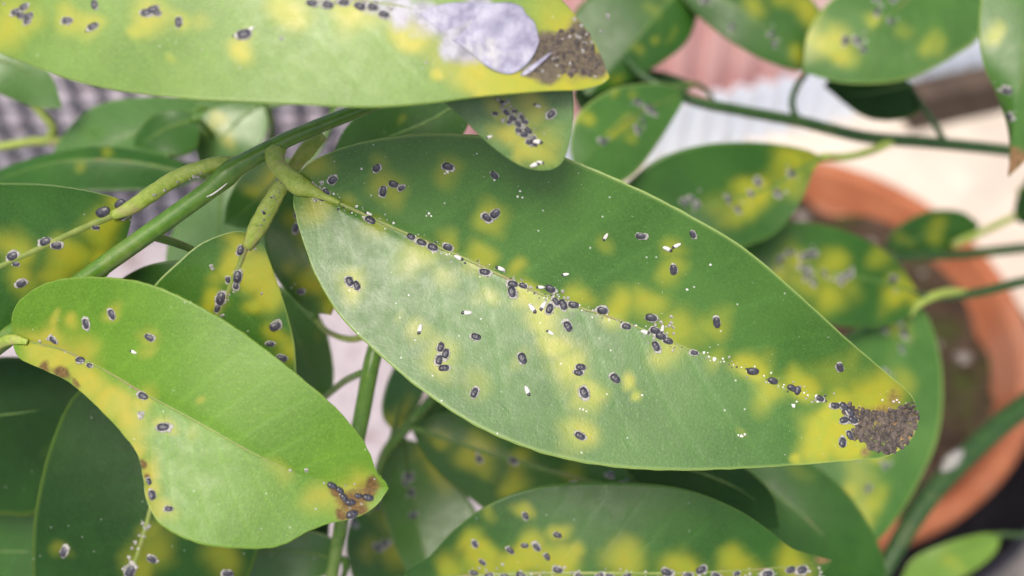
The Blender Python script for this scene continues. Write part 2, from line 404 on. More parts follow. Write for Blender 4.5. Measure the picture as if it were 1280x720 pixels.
lathe('pot_wall', [(.001, .004), (.107, .004), (.110, .008), (.130, .083), (.1315, .087), (.1275, .087), (.1265, .083), (.106, .0085), (.001, .008)], oc, M['potdark'], op)
make_pot(p2, 'second terracotta flower pot, carrying the stems that reach in over the rim')
# pebbles and clods on the soil
base = None
for i in range(26):
    a, r = rng.uniform(-1.6, 1.6), .095*math.sqrt(rng.uniform(.15, 1))
    x, y = pc[0]+r*math.cos(a), pc[1]+r*math.sin(a)*.95
    sc = rng.uniform(.6, 1.5)
    if base is None:
        V = []; F = []
        for ii in range(7):
            th = math.pi*ii/6
            for k in range(10):
                ph = 2*math.pi*k/10; rr = .0035*(1+.18*math.sin(3*ph+ii)+.1*math.cos(5*ph))
                V.append((rr*math.sin(th)*math.cos(ph), rr*.8*math.sin(th)*math.sin(ph), rr*.6*math.cos(th)))
        for ii in range(6):
            for k in range(10): F.append((ii*10+k, (ii+1)*10+k, (ii+1)*10+(k+1) % 10, ii*10+(k+1) % 10))
        base = mesh_obj('pebble', V, F, M['stone'], None, origin=(0, 0, 0)); o = base
    else:
        o = base.copy(); col.objects.link(o)
    o.location = (x, y, RIM_Z-.0165); o.scale = (sc, sc, sc); o.rotation_euler = (0, 0, rng.uniform(0, 6))
    tag(o, 'small pale pebble lying on the pot soil', 'pebble', 'pebbles on the soil of the pot')

# ------------------------------------------------------------------ plant A (rooted in the pot), plant B (right)
plantA = empty('citrus_plant', (pc[0]-.02, pc[1], RIM_Z-.02)); tag(plantA, 'infested citrus plant with the large spotted leaf, rooted in the terracotta pot', 'plant')
plantB = empty('citrus_plant', (p2[0], p2[1], RIM_Z-.02)); tag(plantB, 'blurred citrus plant whose branches reach in over the pot rim', 'plant')
# depth in mm of a world point along the lens axis, and its photo position
def proj(p):
    q = np.asarray(p)-CAM; d = q@FW; return 640+FPX*(q@RT)/d, 360-FPX*(q@UP)/d, d*1000
ra = proj((pc[0]-.02, pc[1], RIM_Z-.024)); rb = proj((p2[0], p2[1], RIM_Z-.024))

tube('stem', [(-150, 560, 155, 1.3), (-60, 475, 146, 1.25), (0, 429, 141, 1.22), (110, 346, 140, 1.2), (200, 282, 139.5, 1.2), (262, 237, 139, 1.22), (276, 225, 139, 1.42), (286, 216, 139, 1.52), (298, 207, 139, 1.22),
              (360, 174, 139.5, 1.0), (440, 141, 140, .92), (500, 118, 141, .95), (570, 100, 148, 1.1), (630, 140, 175, 1.5), (665, 225, 220, 2.2), (720, 340, 330, 3.5), ra+(4.2,)],
     M['stem'], plantA, seg=18, n=150, bump=.012)
tube('stem', [(690, 300, 270, 1.6), (590, 330, 200, 1.4), (500, 380, 172, 1.3), (470, 435, 166, 1.25), (452, 520, 166, 1.25), (432, 620, 168, 1.1), (420, 690, 170, 1.0), (405, 780, 172, .9)], M['stem'], plantA, seg=14, n=60, bump=.012)
tube('stem', [(700, 330, 300, 1.6), (620, 420, 230, 1.2), (540, 500, 198, 1.0), (505, 538, 194, .95), (478, 572, 196, .8), (462, 640, 205, .7)], M['stem'], plantA, seg=12, n=40)
tube('stem', [(700, 320, 290, 1.6), (560, 290, 235, 1.3), (420, 260, 215, 1.2), (300, 225, 212, 1.1), (150, 190, 214, 1.0), (60, 176, 218, .9), (0, 183, 220, .8), (-90, 190, 222, .7)], M['petiole'], plantA, seg=12, n=50)
tube('twig', [(60, 176, 218, .85), (66, 160, 217, .8), (50, 140, 216, .75), (30, 118, 214, .7)], M['petiole'], plantA, seg=10, n=20)
tube('twig', [(452, 466, 167, .55), (430, 477, 172, .55), (408, 495, 176, .5), (385, 515, 180, .5)], M['stem'], plantA, seg=10, n=20)
tube('twig', [(470, 415, 167, .5), (440, 424, 170, .5), (412, 416, 175, .45), (395, 400, 180, .45)], M['petiole'], plantA, seg=10, n=20)

tube('dry_bract', [(258, 246, 138.0, .06), (265, 243, 137.85, .10), (274, 237, 137.85, .10), (284, 229, 137.8, .05)], M['white'], plantA, flat=.5, seg=8, n=14)
leafA = lambda *a, **k: leaf(a[0], plantA, *a[1:], **k)
# --- the large central leaf
main_mid = [(374, 231), (420, 252), (510, 293), (570, 318), (640, 351), (700, 377), (780, 402), (850, 432), (900, 450), (960, 474), (1040, 502), (1100, 515), (1149, 520)]
chl_main = [(395, 207, 34, .7), (392, 262, 34, .8), (435, 250, 24, .6), (487, 236, 36, .72), (473, 205, 26, .5), (470, 288, 28, .7), (561, 212, 32, .65), (612, 272, 34, .85), (520, 322, 38, .8), (560, 345, 30, .6), (600, 325, 30, .85), (560, 300, 26, .7),
            (441, 355, 34, .85), (550, 447, 42, .8), (525, 415, 26, .65), (612, 368, 26, .7), (680, 395, 40, .95), (690, 430, 30, .9), (655, 370, 26, .95), (650, 335, 24, .8), (715, 460, 42, .95), (735, 495, 32, .85), (724, 545, 40, .9),
            (783, 478, 17, 1), (796, 495, 13, 1), (594, 482, 34, .5), (757, 300, 22, .55), (840, 308, 28, .7), (842, 340, 28, .75), (770, 385, 38, .95), (810, 378, 34, .85), (850, 412, 46, .8), (895, 405, 34, .65), (830, 440, 40, .7), (720, 370, 30, .85),
            (941, 458, 30, 1), (960, 490, 34, .75), (1000, 480, 27, .9), (1040, 470, 40, .42), (1065, 448, 24, .35), (1030, 545, 46, 1), (1062, 560, 40, 1), (1100, 498, 46, 1), (1000, 573, 15, .8), (652, 450, 22, .45), (590, 380, 22, .4), (500, 395, 16, .4), (1050, 520, 40, 1), (895, 448, 26, .6), (925, 545, 14, .4), (1130, 560, 24, 1), (1090, 486, 34, .6)]
nec_main = [(1105, 525, 32, .75), (1125, 545, 26, .75), (1075, 522, 24, .6), (1115, 495, 24, .55), (1140, 515, 22, .7), (1085, 560, 18, .6)]
leafA('main', 'main', main_mid,
      [(372, 218), (395, 199), (440, 181), (500, 170), (560, 167), (640, 175), (720, 202), (800, 237), (860, 268), (930, 310), (1000, 370), (1060, 425), (1110, 468), (1138, 494)],
      [(367, 246), (370, 270), (379, 302), (395, 345), (425, 395), (470, 440), (530, 490), (600, 535), (680, 567), (760, 583), (840, 588), (920, 586), (1000, 581), (1060, 576), (1110, 570), (1140, 548)],
      (138, 137, 136, 135.5, 137), e=(-5.5, -4.0), nu=240, nv=56, chl=[(x, y, r*(.86 if x < 920 else .95), k*(.82 if x < 920 else .95)) for x, y, r, k in chl_main], nec=nec_main, rib=(.36, .10), ribmat='midrib', wave=.5, cren=.5, crease=-.25,
      label='large spotted central leaf with crusted brown tip')
petiole('main', [(350, 180, 140.8, 1.1), (344, 188, 139.4, 1.45), (343, 196, 138.6, 1.25), (349, 209, 137.9, 1.05), (361, 221, 137.5, 1.15), (373, 231, 137.4, 1.4), (388, 238, 137.6, .95), (404, 245, 137.8, .55), (425, 254, 138, .34)], flat=.8, n=30)
# --- bright leaf at front left
fl_mid = [(16, 424), (50, 430), (83, 439), (137, 466), (179, 491), (250, 529), (312, 564), (362, 587), (408, 601), (450, 609), (485, 609)]
leafA('front', 'fresh', fl_mid,
      [(14, 400), (25, 375), (60, 353), (110, 346), (170, 351), (220, 368), (280, 400), (330, 435), (380, 475), (420, 510), (450, 545), (463, 568), (470, 588), (480, 600)],
      [(18, 437), (26, 449), (54, 462), (88, 479), (129, 516), (162, 553), (175, 576), (180, 603), (184, 628), (200, 655), (233, 674), (267, 683), (322, 686), (354, 681), (384, 665), (410, 655), (450, 645), (474, 628)],
      (137, 131, 128, 128, 131), e=(0.0, -2.6), nu=180, nv=44, rib=(.26, .08), ribmat='midrib', wave=.7, cren=.45, crease=-.2,
      chl=[(70, 400, 11, .65), (70, 412, 10, .65), (95, 403, 14, .7), (138, 393, 17, .65), (184, 418, 18, .55), (180, 438, 16, .5), (60, 425, 30, .8), (40, 432, 28, .9), (70, 452, 30, 1), (110, 475, 34, 1), (140, 505, 32, 1), (165, 530, 30, .85), (178, 500, 26, .75), (205, 532, 18, .7), (248, 500, 11, .55), (182, 585, 24, .9), (188, 615, 20, .9), (205, 640, 22, .7), (100, 440, 30, .6), (170, 560, 16, .9), (350, 592, 26, .45), (400, 625, 30, .6), (440, 620, 40, .9), (100, 430, 22, .4), (240, 535, 16, .4)],
      nec=[(60, 462, 13, .85), (78, 472, 13, .9), (92, 482, 10, .75), (176, 574, 10, .95), (179, 592, 8, .85), (440, 622, 28, .85), (465, 614, 18, .8), (415, 612, 16, .75), (428, 645, 14, .75), (455, 635, 16, .75)],
      label='bright fresh green leaf with yellow margin and notched brown tip')
petiole("front", [(-30, 452, 143, 1.0), (-6, 433, 139.5, .7), (14, 424.5, 136.9, .7), (34, 427.5, 135.6, .35)])
# --- big pale leaf across the top
top_mid = [(-190, -35), (-60, -38), (80, -30), (250, -18), (400, -4), (500, 8), (600, 32), (680, 62), (730, 84), (762, 97)]
leafA('top', 'pale', top_mid,
      [(-170, -70), (-60, -125), (100, -160), (260, -165), (420, -140), (560, -90), (650, -45), (700, -2), (728, 30), (748, 62)],
      [(-180, -10), (-120, 5), (-60, 32), (0, 66), (25, 76), (60, 90), (100, 103), (160, 115), (240, 124), (300, 127), (380, 131), (430, 134), (480, 134), (540, 129), (600, 121), (680, 114), (725, 112), (752, 105)],
      (124, 119, 117, 116, 117, 120), e=(1.5, -2.0), nu=180, nv=40, rib=(.5, .12), ribmat='midrib', wave=.6,
      chl=[(25, 15, 40, .55), (8, 42, 34, .6), (85, 25, 26, .65), (112, 30, 22, .65), (188, 18, 34, .7), (170, 35, 18, .6), (222, 28, 20, .6), (250, 25, 24, .45), (303, 62, 26, .85), (300, 45, 18, .6), (215, 73, 13, .5), (360, 8, 40, .75), (440, 12, 40, .8), (500, 30, 30, .8), (520, 48, 24, .95), (545, 93, 15, .9), (595, 90, 36, .9), (615, 110, 34, 1), (650, 105, 40, 1), (700, 108, 40, 1), (740, 85, 50, 1), (690, 20, 50, .6), (720, 45, 40, .9), (555, 70, 40, .5)],
      nec=[(690, 60, 34, .9), (715, 62, 42, .95), (730, 80, 34, 1), (678, 84, 26, .9), (752, 72, 22, .8), (660, 92, 14, .7), (720, 38, 26, .6)],
      silver=[(500, 12, 30, .8), (540, 25, 34, .9), (580, 45, 36, .95), (620, 55, 40, 1), (645, 65, 30, 1), (470, 5, 24, .7), (600, 20, 36, .9), (590, 70, 24, .7), (560, 60, 20, .6)], label='large pale green leaf with lilac peeling skin and grey brown tip')
# --- leaf tip hanging in front of the central leaf
leafA('hang', 'blue', [(505, 5), (560, 65), (610, 115), (640, 150), (668, 182), (690, 212)],
      [(490, 45), (515, 95), (553, 127), (580, 150), (600, 170), (625, 191), (650, 207), (672, 213)],
      [(590, 0), (670, 30), (708, 75), (717, 120), (716, 155), (711, 183), (702, 204)],
      (124, 122.5, 122, 123, 124), e=(.5, -1.0), nu=90, nv=26, rib=(.4, .1), ribmat='midrib', wave=.3,
      chl=[(625, 130, 26, .65), (665, 135, 28, .75), (640, 165, 26, .8), (668, 188, 32, .8), (690, 170, 24, .5), (620, 165, 18, .4), (650, 195, 20, .6)],
      label='short leaf tip with a crowded scale cluster over the central leaf')
petiole('hang', [(470, -20, 134, .9), (488, -8, 128, .9), (505, 5, 124, .7), (518, 20, 123.8, .4)])
# --- left leaf behind the stem
leafA('left', 'deep', [(165, 259), (100, 287), (40, 315), (-10, 337), (-100, 372), (-220, 400)],
      [(150, 250), (130, 243), (80, 233), (30, 229), (-40, 231), (-120, 250), (-190, 310)],
      [(164, 275), (150, 320), (120, 360), (60, 405), (-20, 440), (-120, 455), (-190, 430)],
      (142, 144, 146, 149), e=(-2, 4), nu=100, nv=26, rib=(.55, .2), ribmat='midrib', wave=.4, cren=.3,
      chl=[(150, 255, 26, .95), (130, 285, 34, .8), (85, 320, 34, .75), (20, 315, 34, .7), (30, 350, 30, .65), (0, 300, 24, .5), (70, 345, 26, .6), (120, 320, 22, .7)],
      label='dark stippled leaf behind the stem with two black scales at its base')
petiole('left', [(292, 206, 139.5, 1.1), (270, 205, 138.6, .95), (225, 220, 139, 1.0), (190, 242, 140.5, 1.05), (165, 259, 141.5, .95), (140, 270, 142.2, .6)], flat=.6, n=36)
# --- leaf below the stem, partly behind the bright leaf
leafA('centre', 'main', [(313, 294), (300, 330), (284, 368), (268, 404), (252, 455), (236, 545)],
      [(303, 290), (285, 291), (250, 305), (220, 330), (192, 358), (165, 400), (160, 460), (190, 515)],
      [(327, 303), (345, 348), (360, 395), (369, 440), (366, 490), (330, 530), (270, 550)],
      (144, 145, 147, 149), e=(-2.5, 1.5), nu=90, nv=26, rib=(.5, .2), ribmat='midrib', wave=.3,
      chl=[(300, 305, 26, .95), (290, 330, 26, .95), (325, 340, 34, .95), (335, 370, 30, .9), (265, 380, 24, .9), (270, 350, 20, .5), (345, 420, 24, .6), (360, 440, 22, .7), (312, 380, 18, .7)],
      label='yellow blotched leaf hanging below the green stem')
petiole('centre', [(402, 168, 143, .9), (385, 186, 142, 1.05), (362, 216, 142, .85), (340, 252, 142.5, 1.15), (322, 285, 143.5, 1.2), (308, 310, 144, .6)], flat=.5, n=36)
leafA('sliver', 'deep', [(262, 340), (215, 352), (165, 380), (120, 420)], [(235, 326), (190, 330), (150, 350), (120, 385)], [(250, 375), (210, 410), (150, 430)], (152, 153, 155), nu=40, nv=10, chl=[(160, 360, 25, .4)])
# --- dark leaves in the lower left corner
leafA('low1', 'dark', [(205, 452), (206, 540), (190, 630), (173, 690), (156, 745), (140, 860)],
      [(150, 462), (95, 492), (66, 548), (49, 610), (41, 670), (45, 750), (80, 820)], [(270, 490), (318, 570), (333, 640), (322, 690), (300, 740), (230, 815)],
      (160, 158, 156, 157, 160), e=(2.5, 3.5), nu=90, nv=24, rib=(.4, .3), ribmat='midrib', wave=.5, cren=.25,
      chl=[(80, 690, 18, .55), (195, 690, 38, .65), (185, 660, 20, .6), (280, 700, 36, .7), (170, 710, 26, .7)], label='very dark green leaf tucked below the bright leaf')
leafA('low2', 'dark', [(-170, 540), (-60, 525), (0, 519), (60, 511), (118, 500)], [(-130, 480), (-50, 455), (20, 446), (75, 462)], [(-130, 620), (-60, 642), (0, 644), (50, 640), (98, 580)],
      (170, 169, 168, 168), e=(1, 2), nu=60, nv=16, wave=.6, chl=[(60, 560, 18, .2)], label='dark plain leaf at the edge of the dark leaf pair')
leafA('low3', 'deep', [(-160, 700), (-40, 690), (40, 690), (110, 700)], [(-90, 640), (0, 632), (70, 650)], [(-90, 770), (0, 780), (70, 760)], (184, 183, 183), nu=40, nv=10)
# --- leaf along the lower edge
leafA('bottom', 'deep', [(500, 728), (560, 722), (640, 717), (740, 716), (850, 716), (950, 711), (1005, 705), (1041, 700)],
      [(510, 712), (535, 697), (568, 662), (610, 631), (660, 611), (720, 603), (800, 604), (862, 613), (920, 636), (960, 662), (988, 684), (1010, 692)],
      [(530, 760), (600, 800), (720, 835), (860, 822), (970, 765), (1022, 722)],
      (161, 158, 157, 158, 160), e=(.8, -3), nu=110, nv=28, rib=(.45, .2), ribmat='midrib', wave=.9,
      chl=[(655, 640, 18, .85), (697, 662, 18, .85), (615, 642, 14, .5), (590, 675, 24, .75), (605, 690, 24, .85), (665, 690, 30, .95), (640, 705, 30, .95), (700, 705, 34, .95), (560, 705, 26, .8), (600, 712, 30, .8), (780, 700, 36, .8), (850, 712, 34, .8), (920, 706, 34, .8), (990, 704, 34, .8), (720, 690, 20, .7)],
      nec=[(900, 718, 30, .4), (1000, 714, 26, .5), (1030, 702, 14, .7)], label='slightly blurred leaf curling up with a scale lined midrib')
petiole('bottom', [(430, 735, 170, .9), (460, 732, 166, .8), (500, 728, 161, .8), (520, 726, 161, .4)])
# --- blurred leaves in the middle distance
leafA('mid1', 'deep', [(512, 533), (600, 563), (700, 592), (800, 615), (900, 640), (975, 668)], [(560, 514), (640, 526), (760, 555), (860, 584), (930, 610), (963, 640)], [(540, 582), (600, 632), (690, 690), (790, 716), (880, 712), (950, 692)],
      (192, 190, 190, 194), e=(3, 0), nu=60, nv=16, chl=[(545, 548, 20, .8), (595, 567, 30, .9), (655, 575, 24, .7), (640, 605, 24, .8), (600, 590, 18, .5), (715, 590, 26, .5)], label='blurred leaf behind the curled lower leaf')
leafA('mid2', 'blue', [(505, 548), (512, 600), (525, 670), (548, 745)], [(482, 565), (472, 605), (486, 660), (510, 715)], [(535, 560), (578, 612), (604, 665), (590, 725)], (206, 202, 198, 195), e=(2, -1), nu=50, nv=14, chl=[(545, 585, 24, .8), (530, 568, 18, .7), (560, 600, 20, .5)], label='grey green blurred leaf hanging from the yellow node')
leafA('mid3', 'deep', [(455, 622), (480, 660), (515, 705), (560, 770)], [(438, 650), (432, 690), (450, 740), (500, 780)], [(490, 630), (530, 660), (570, 720)], (212, 214, 218), nu=40, nv=12, chl=[(480, 650, 26, .6), (500, 690, 30, .7), (530, 700, 20, .6), (460, 690, 22, .5)])
leafA('mid4', 'main', [(492, 540), (500, 510), (512, 480), (520, 440)], [(478, 520), (480, 490), (495, 455)], [(515, 520), (530, 490), (535, 455)], (198, 204, 212), nu=30, nv=10, chl=[(495, 530, 24, .9), (505, 505, 18, .6)])
leafA('mid5', 'deep', [(525, 528), (560, 500), (600, 480), (660, 470)], [(530, 500), (570, 470), (620, 455)], [(560, 530), (610, 525), (650, 500)], (197, 202, 210), nu=30, nv=10)
leafA('behind1', 'deep', [(392, 205), (375, 260), (385, 320), (414, 394)], [(350, 230), (330, 280), (342, 340), (380, 385)], [(420, 230), (440, 290), (432, 350)], (165, 163, 162, 163), nu=50, nv=14, chl=[(385, 300, 24, .7), (395, 350, 30, .85), (412, 385, 22, 1), (370, 270, 22, .6), (360, 330, 20, .5)], nec=[(414, 392, 9, .6)], label='yellow tipped leaf behind the base of the central leaf')
leafA('behind2', 'main', [(340, 360), (365, 410), (385, 450), (398, 500)], [(335, 400), (345, 450), (370, 500)], [(372, 370), (402, 400), (416, 450), (415, 490)], (185, 188, 192), nu=40, nv=12, chl=[(395, 420, 14, .3)])
leafA('behind3', 'blue', [(285, 205), (275, 255), (272, 310), (262, 390)], [(250, 235), (215, 290), (208, 340), (228, 380)], [(320, 225), (345, 275), (345, 330), (310, 380)], (197, 194, 190, 187), e=(1, 1), nu=50, nv=14, chl=[(318, 235, 26, .7)], label='plain blurred leaf seen through the stem fork')
leafA('behind4', 'deep', [(365, 200), (335, 235), (310, 260), (280, 280)], [(340, 195), (305, 215), (285, 250)], [(372, 230), (350, 265), (310, 285)], (178, 178, 180), nu=30, nv=10, chl=[(345, 225, 26, .85), (320, 240, 18, .7)])
leafA('curl', 'blue', [(255, 135), (215, 150), (150, 175), (95, 200), (60, 228)], [(230, 122), (170, 122), (120, 132), (85, 160), (65, 195)], [(250, 165), (220, 190), (160, 212), (100, 228)], (208, 203, 202, 206), e=(3, -4), nu=50, nv=14, label='pale grey green blurred leaf with a rolled edge')
leafA('curl2', 'deep', [(248, 150), (225, 155), (200, 165), (165, 190)], [(230, 138), (195, 142), (172, 165)], [(246, 185), (225, 196), (190, 197)], (198, 199, 201), nu=30, nv=10)
leafA('arc', 'deep', [(250, 222), (180, 205), (110, 200), (50, 208), (-30, 235)], [(220, 200), (160, 186), (110, 184), (50, 195), (0, 212)], [(215, 235), (150, 238), (90, 240), (30, 250)], (196, 194, 195, 200), e=(2, -3), nu=50, nv=12, chl=[(135, 195, 14, .6), (95, 203, 14, .5)], label='dark arching blurred leaf below the rolled leaf')
leafA('vert', 'blue', [(330, 128), (300, 150), (270, 185), (262, 225)], [(290, 130), (250, 145), (246, 195)], [(335, 160), (318, 195), (290, 222)], (205, 204, 206), nu=40, nv=12, chl=[(272, 155, 16, .7), (285, 175, 14, .6)])
leafA('upper', 'deep', [(600, 110), (540, 150), (480, 175), (415, 215)], [(570, 105), (500, 112), (440, 150), (418, 190)], [(578, 170), (540, 195), (460, 220)], (168, 166, 168), nu=50, nv=14, chl=[(500, 148, 12, .45)], label='plain green leaf between the top leaf and the central leaf')
leafA('corner', 'blue', [(-60, 60), (0, 75), (50, 100), (78, 135)], [(-30, 40), (25, 55), (62, 92)], [(-40, 95), (10, 122), (50, 135)], (192, 193, 196), nu=40, nv=12, chl=[(20, 80, 20, .2)])
leafA('gap', 'main', [(420, 90), (350, 112), (280, 125), (220, 122)], [(380, 80), (300, 95), (240, 105)], [(390, 115), (330, 137), (250, 148)], (212, 213, 216), nu=36, nv=10)
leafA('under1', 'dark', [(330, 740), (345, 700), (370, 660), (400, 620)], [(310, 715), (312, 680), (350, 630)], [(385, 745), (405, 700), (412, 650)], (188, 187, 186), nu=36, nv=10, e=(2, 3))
leafA('under2', 'main', [(430, 700), (380, 690), (330, 690), (270, 705)], [(410, 670), (350, 660), (300, 675)], [(405, 720), (350, 730), (300, 725)], (182, 180, 180), nu=36, nv=10)
leafA('dim', 'dark', [(780, 560), (860, 585), (930, 615), (975, 660)], [(800, 530), (890, 560), (960, 610)], [(790, 600), (860, 640), (930, 665)], (178, 176, 178), nu=40, nv=12, label='dark leaf in the shade under the central leaf')  # extra blade: its dark green stands in for the central leaf's shadow on mid1

# ------------------------------------------------------------------ plant B: blurred branches from the right
tB = (rb[0], rb[1])
tube('stem', [rb+(4.0,), (1560, 300, 420, 3.0), (1420, 225, 330, 1.9), (1340, 200, 280, 1.5), (1260, 188, 258, 1.35), (1160, 178, 250, 1.35), (1080, 171, 245, 1.35), (1000, 152, 238, 1.25), (930, 139, 234, 1.2), (862, 124, 232, 1.1), (800, 92, 234, .9), (760, 40, 240, .8)], M['stem_dark'], plantB, seg=14, n=90)
tube('stem', [rb+(3.6,), (1560, 360, 420, 2.4), (1420, 310, 345, 1.7), (1340, 306, 320, 1.5), (1280, 310, 310, 1.45), (1200, 318, 303, 1.4), (1110, 322, 298, 1.2)], M['stem_dark'], plantB, seg=14, n=60)
tube('stem', [rb+(3.6,), (1560, 380, 400, 2.0), (1420, 350, 310, 1.5), (1340, 345, 275, 1.3), (1280, 352, 262, 1.2), (1215, 367, 255, 1.1), (1150, 372, 248, 1.0)], M['stem_dark'], plantB, seg=14, n=60)
tube('stem', [rb+(3.4,), (1560, 440, 390, 2.6), (1420, 450, 320, 2.4), (1330, 480, 290, 2.9), (1270, 515, 282, 2.9), (1205, 572, 275, 2.8), (1160, 622, 270, 2.6), (1125, 676, 266, 2.3), (1090, 740, 262, 1.8)], M['stem_dark'], plantB, seg=14, n=70)
tube('twig', [(1275, 236, 310, 1.2), (1280, 262, 308, 1.0), (1240, 284, 304, 1.0), (1200, 302, 302, 1.1), (1190, 308, 302, .9)], M['petiole'], plantB, seg=10, n=20)
tube('bud', [(1202, 564, 273, .8), (1193, 573, 270.5, 1.7), (1185, 581, 270, 1.6), (1177, 590, 269.5, .4)], M['wax'], plantB, seg=10, n=14)
leafB = lambda *a, **k: leaf(a[0], plantB, *a[1:], **k)
def bspots(seed, mid, n, sp=15, r=(16, 32), k=(.35, .75)):
    q = np.random.default_rng(seed); c = catmull(mid, 60); out = []
    for i in range(n):
        p = c[q.integers(4, 56)]; out.append((p[0]+q.normal()*sp, p[1]+q.normal()*sp, q.uniform(*r), q.uniform(*k)))
    return out
m = [(1028, 197), (1000, 212), (955, 238), (900, 252), (830, 280), (770, 320)]
leafB('r6', 'deep', m, [(1005, 186), (950, 178), (885, 180), (832, 194), (800, 214), (770, 250)], [(1016, 215), (1002, 250), (972, 290), (938, 306), (870, 330), (810, 340)], (226, 222, 220, 222), e=(-2, -2), nu=60, nv=16, chl=bspots(3, m[:4], 16), label='blurred dark leaf with a yellow speckled midrib over the pot rim')
petiole('r6', [(1118, 175, 247, 1.0), (1090, 188, 242, .9), (1060, 196, 234, .8), (1028, 197, 227, .9), (1010, 206, 226, .5)])
m = [(1150, 368), (1100, 352), (1040, 340), (980, 332), (900, 330)]
leafB('r7', 'deep', m, [(1120, 325), (1080, 298), (1030, 281), (980, 278), (930, 290)], [(1130, 400), (1080, 410), (1010, 400), (940, 380)], (246, 242, 240, 240), e=(3, -2), nu=60, nv=16, chl=bspots(4, m[:4], 16), label='blurred speckled leaf reaching over the soil')
m = [(1148, 380), (1118, 430), (1098, 500), (1085, 580), (1090, 684)]
leafB('r8', 'main', m, [(1110, 390), (1040, 440), (1000, 520), (1010, 600), (1050, 660)], [(1164, 405), (1178, 465), (1174, 540), (1150, 600), (1120, 650)], (253, 246, 240, 236), e=(-1, 1), nu=60, nv=16, chl=bspots(5, m, 20, 22), label='long blurred leaf beside the brown crusted tip')
petiole('r8', [(1215, 367, 255, .9), (1180, 366, 250, 1.0), (1148, 380, 247, .9), (1138, 396, 247, .4)])
leafB('r9', 'deep', [(900, 560), (960, 610), (1020, 660), (1085, 740)], [(960, 560), (1030, 590), (1080, 645), (1108, 715)], [(900, 610), (950, 680), (1020, 740)], (214, 208, 206, 208), e=(2, 2), nu=50, nv=14, chl=[(1000, 590, 24, .35)], label='saturated green blurred leaf below the long speckled leaf')
leafB('r10', 'pale', [(1250, 668), (1210, 684), (1170, 698), (1120, 740)], [(1225, 668), (1180, 680), (1140, 700)], [(1245, 690), (1215, 715), (1170, 735)], (300, 298, 298), nu=36, nv=10, chl=[(1190, 700, 18, .4)], label='small pale blurred leaf below the pot')
leafB('r1', 'deep', [(880, -40), (830, 10), (790, 55), (735, 120)], [(830, -50), (760, -20), (715, 20), (705, 80)], [(875, 5), (860, 50), (828, 78), (780, 105)], (240, 236, 236), e=(2, 2), nu=50, nv=14, chl=bspots(6, [(880, -40), (830, 10), (790, 55), (735, 120)], 8, 24, (10, 18), (.3, .6)), label='dark blurred leaf above the pink ribbed sheet')
m = [(858, 118), (810, 135), (770, 160), (720, 215)]
leafB('r2', 'main', m, [(830, 105), (770, 110), (725, 140), (712, 180)], [(850, 135), (822, 180), (790, 220), (745, 240)], (228, 218, 210, 206), nu=44, nv=12, chl=bspots(8, m, 10, 20, (10, 18), (.4, .75)), label='blurred speckled leaf beside the hanging leaf tip')
leafB('r2b', 'dark', [(870, 105), (820, 110), (770, 115), (715, 118)], [(830, 90), (780, 88), (730, 98)], [(840, 125), (780, 140), (730, 140)], (246, 246, 248), nu=30, nv=10)
m = [(1090, -60), (1020, 0), (950, 40), (860, 70)]
leafB('r3', 'deep', [(830, -50), (890, -10), (950, 30), (1010, 88)], [(850, -5), (890, 35), (940, 68), (985, 86)], [(900, -60), (980, -30), (1030, 20), (1030, 60)], (238, 234, 234), e=(1, 2), nu=50, nv=14, chl=[(945, 8, 24, .7), (1010, 10, 26, .8), (1000, 70, 18, .7), (985, -5, 20, .6)], label='dark blurred leaf hanging into the gap by the pink sheet')
m = [(1180, -60), (1130, 5), (1070, 50), (1005, 86)]
leafB('r4', 'main', [(1210, -70), (1140, -5), (1080, 45), (1003, 90)], [(1120, -60), (1050, -10), (1012, 35)], [(1232, -20), (1228, 40), (1190, 72), (1130, 100), (1060, 104)], (232, 226, 224), e=(2, -1), nu=50, nv=14, chl=bspots(11, [(1120, 0), (1060, 30), (1010, 80)], 12, 22)+[(1160, 55, 20, .6), (1180, 60, 16, .5)], label='yellow mottled blurred leaf with a few dark scales')
leafB('r5', 'main', [(1300, -90), (1290, 0), (1280, 80), (1268, 150), (1260, 222)], [(1240, -50), (1224, 20), (1228, 75), (1244, 115), (1258, 155), (1262, 190)], [(1350, -20), (1345, 60), (1320, 130), (1290, 190)], (188, 184, 184, 188), e=(2, 0), nu=60, nv=16, chl=[(1240, 45, 20, .75), (1300, 60, 20, .5)], nec=[(1268, 200, 26, .9)], label='upright leaf with a withered grey tip beside the mottled leaf')
leafB('r11', 'dark', [(1140, 105), (1110, 112), (1070, 118), (1030, 108)], [(1120, 92), (1070, 88), (1040, 96)], [(1152, 135), (1125, 150), (1080, 146)], (252, 252, 254), nu=30, nv=10)
petiole('r11', [(1180, 176, 250, .7), (1168, 155, 250, .7), (1150, 128, 251, .7), (1140, 112, 252, .6)], 'stem_dark')
petiole('r3', [(1030, 160, 240, .7), (1000, 150, 238, .7), (990, 130, 236, .7), (996, 108, 235, .7), (1008, 92, 234, .6)], 'stem_dark')
leafB('r12', 'deep', [(1105, 312), (1140, 300), (1175, 285), (1225, 280)], [(1120, 285), (1160, 264), (1200, 264)], [(1140, 318), (1185, 312), (1212, 300)], (300, 304, 310), nu=36, nv=10, chl=[(1170, 290, 22, .7), (1130, 300, 16, .5)], label='small blurred leaf over the soil of the pot')
leafB('r13', 'dark', [(1345, 210), (1320, 220), (1290, 240), (1268, 275)], [(1320, 200), (1290, 215), (1270, 250)], [(1335, 240), (1310, 260), (1285, 280)], (300, 302, 306), nu=30, nv=10)

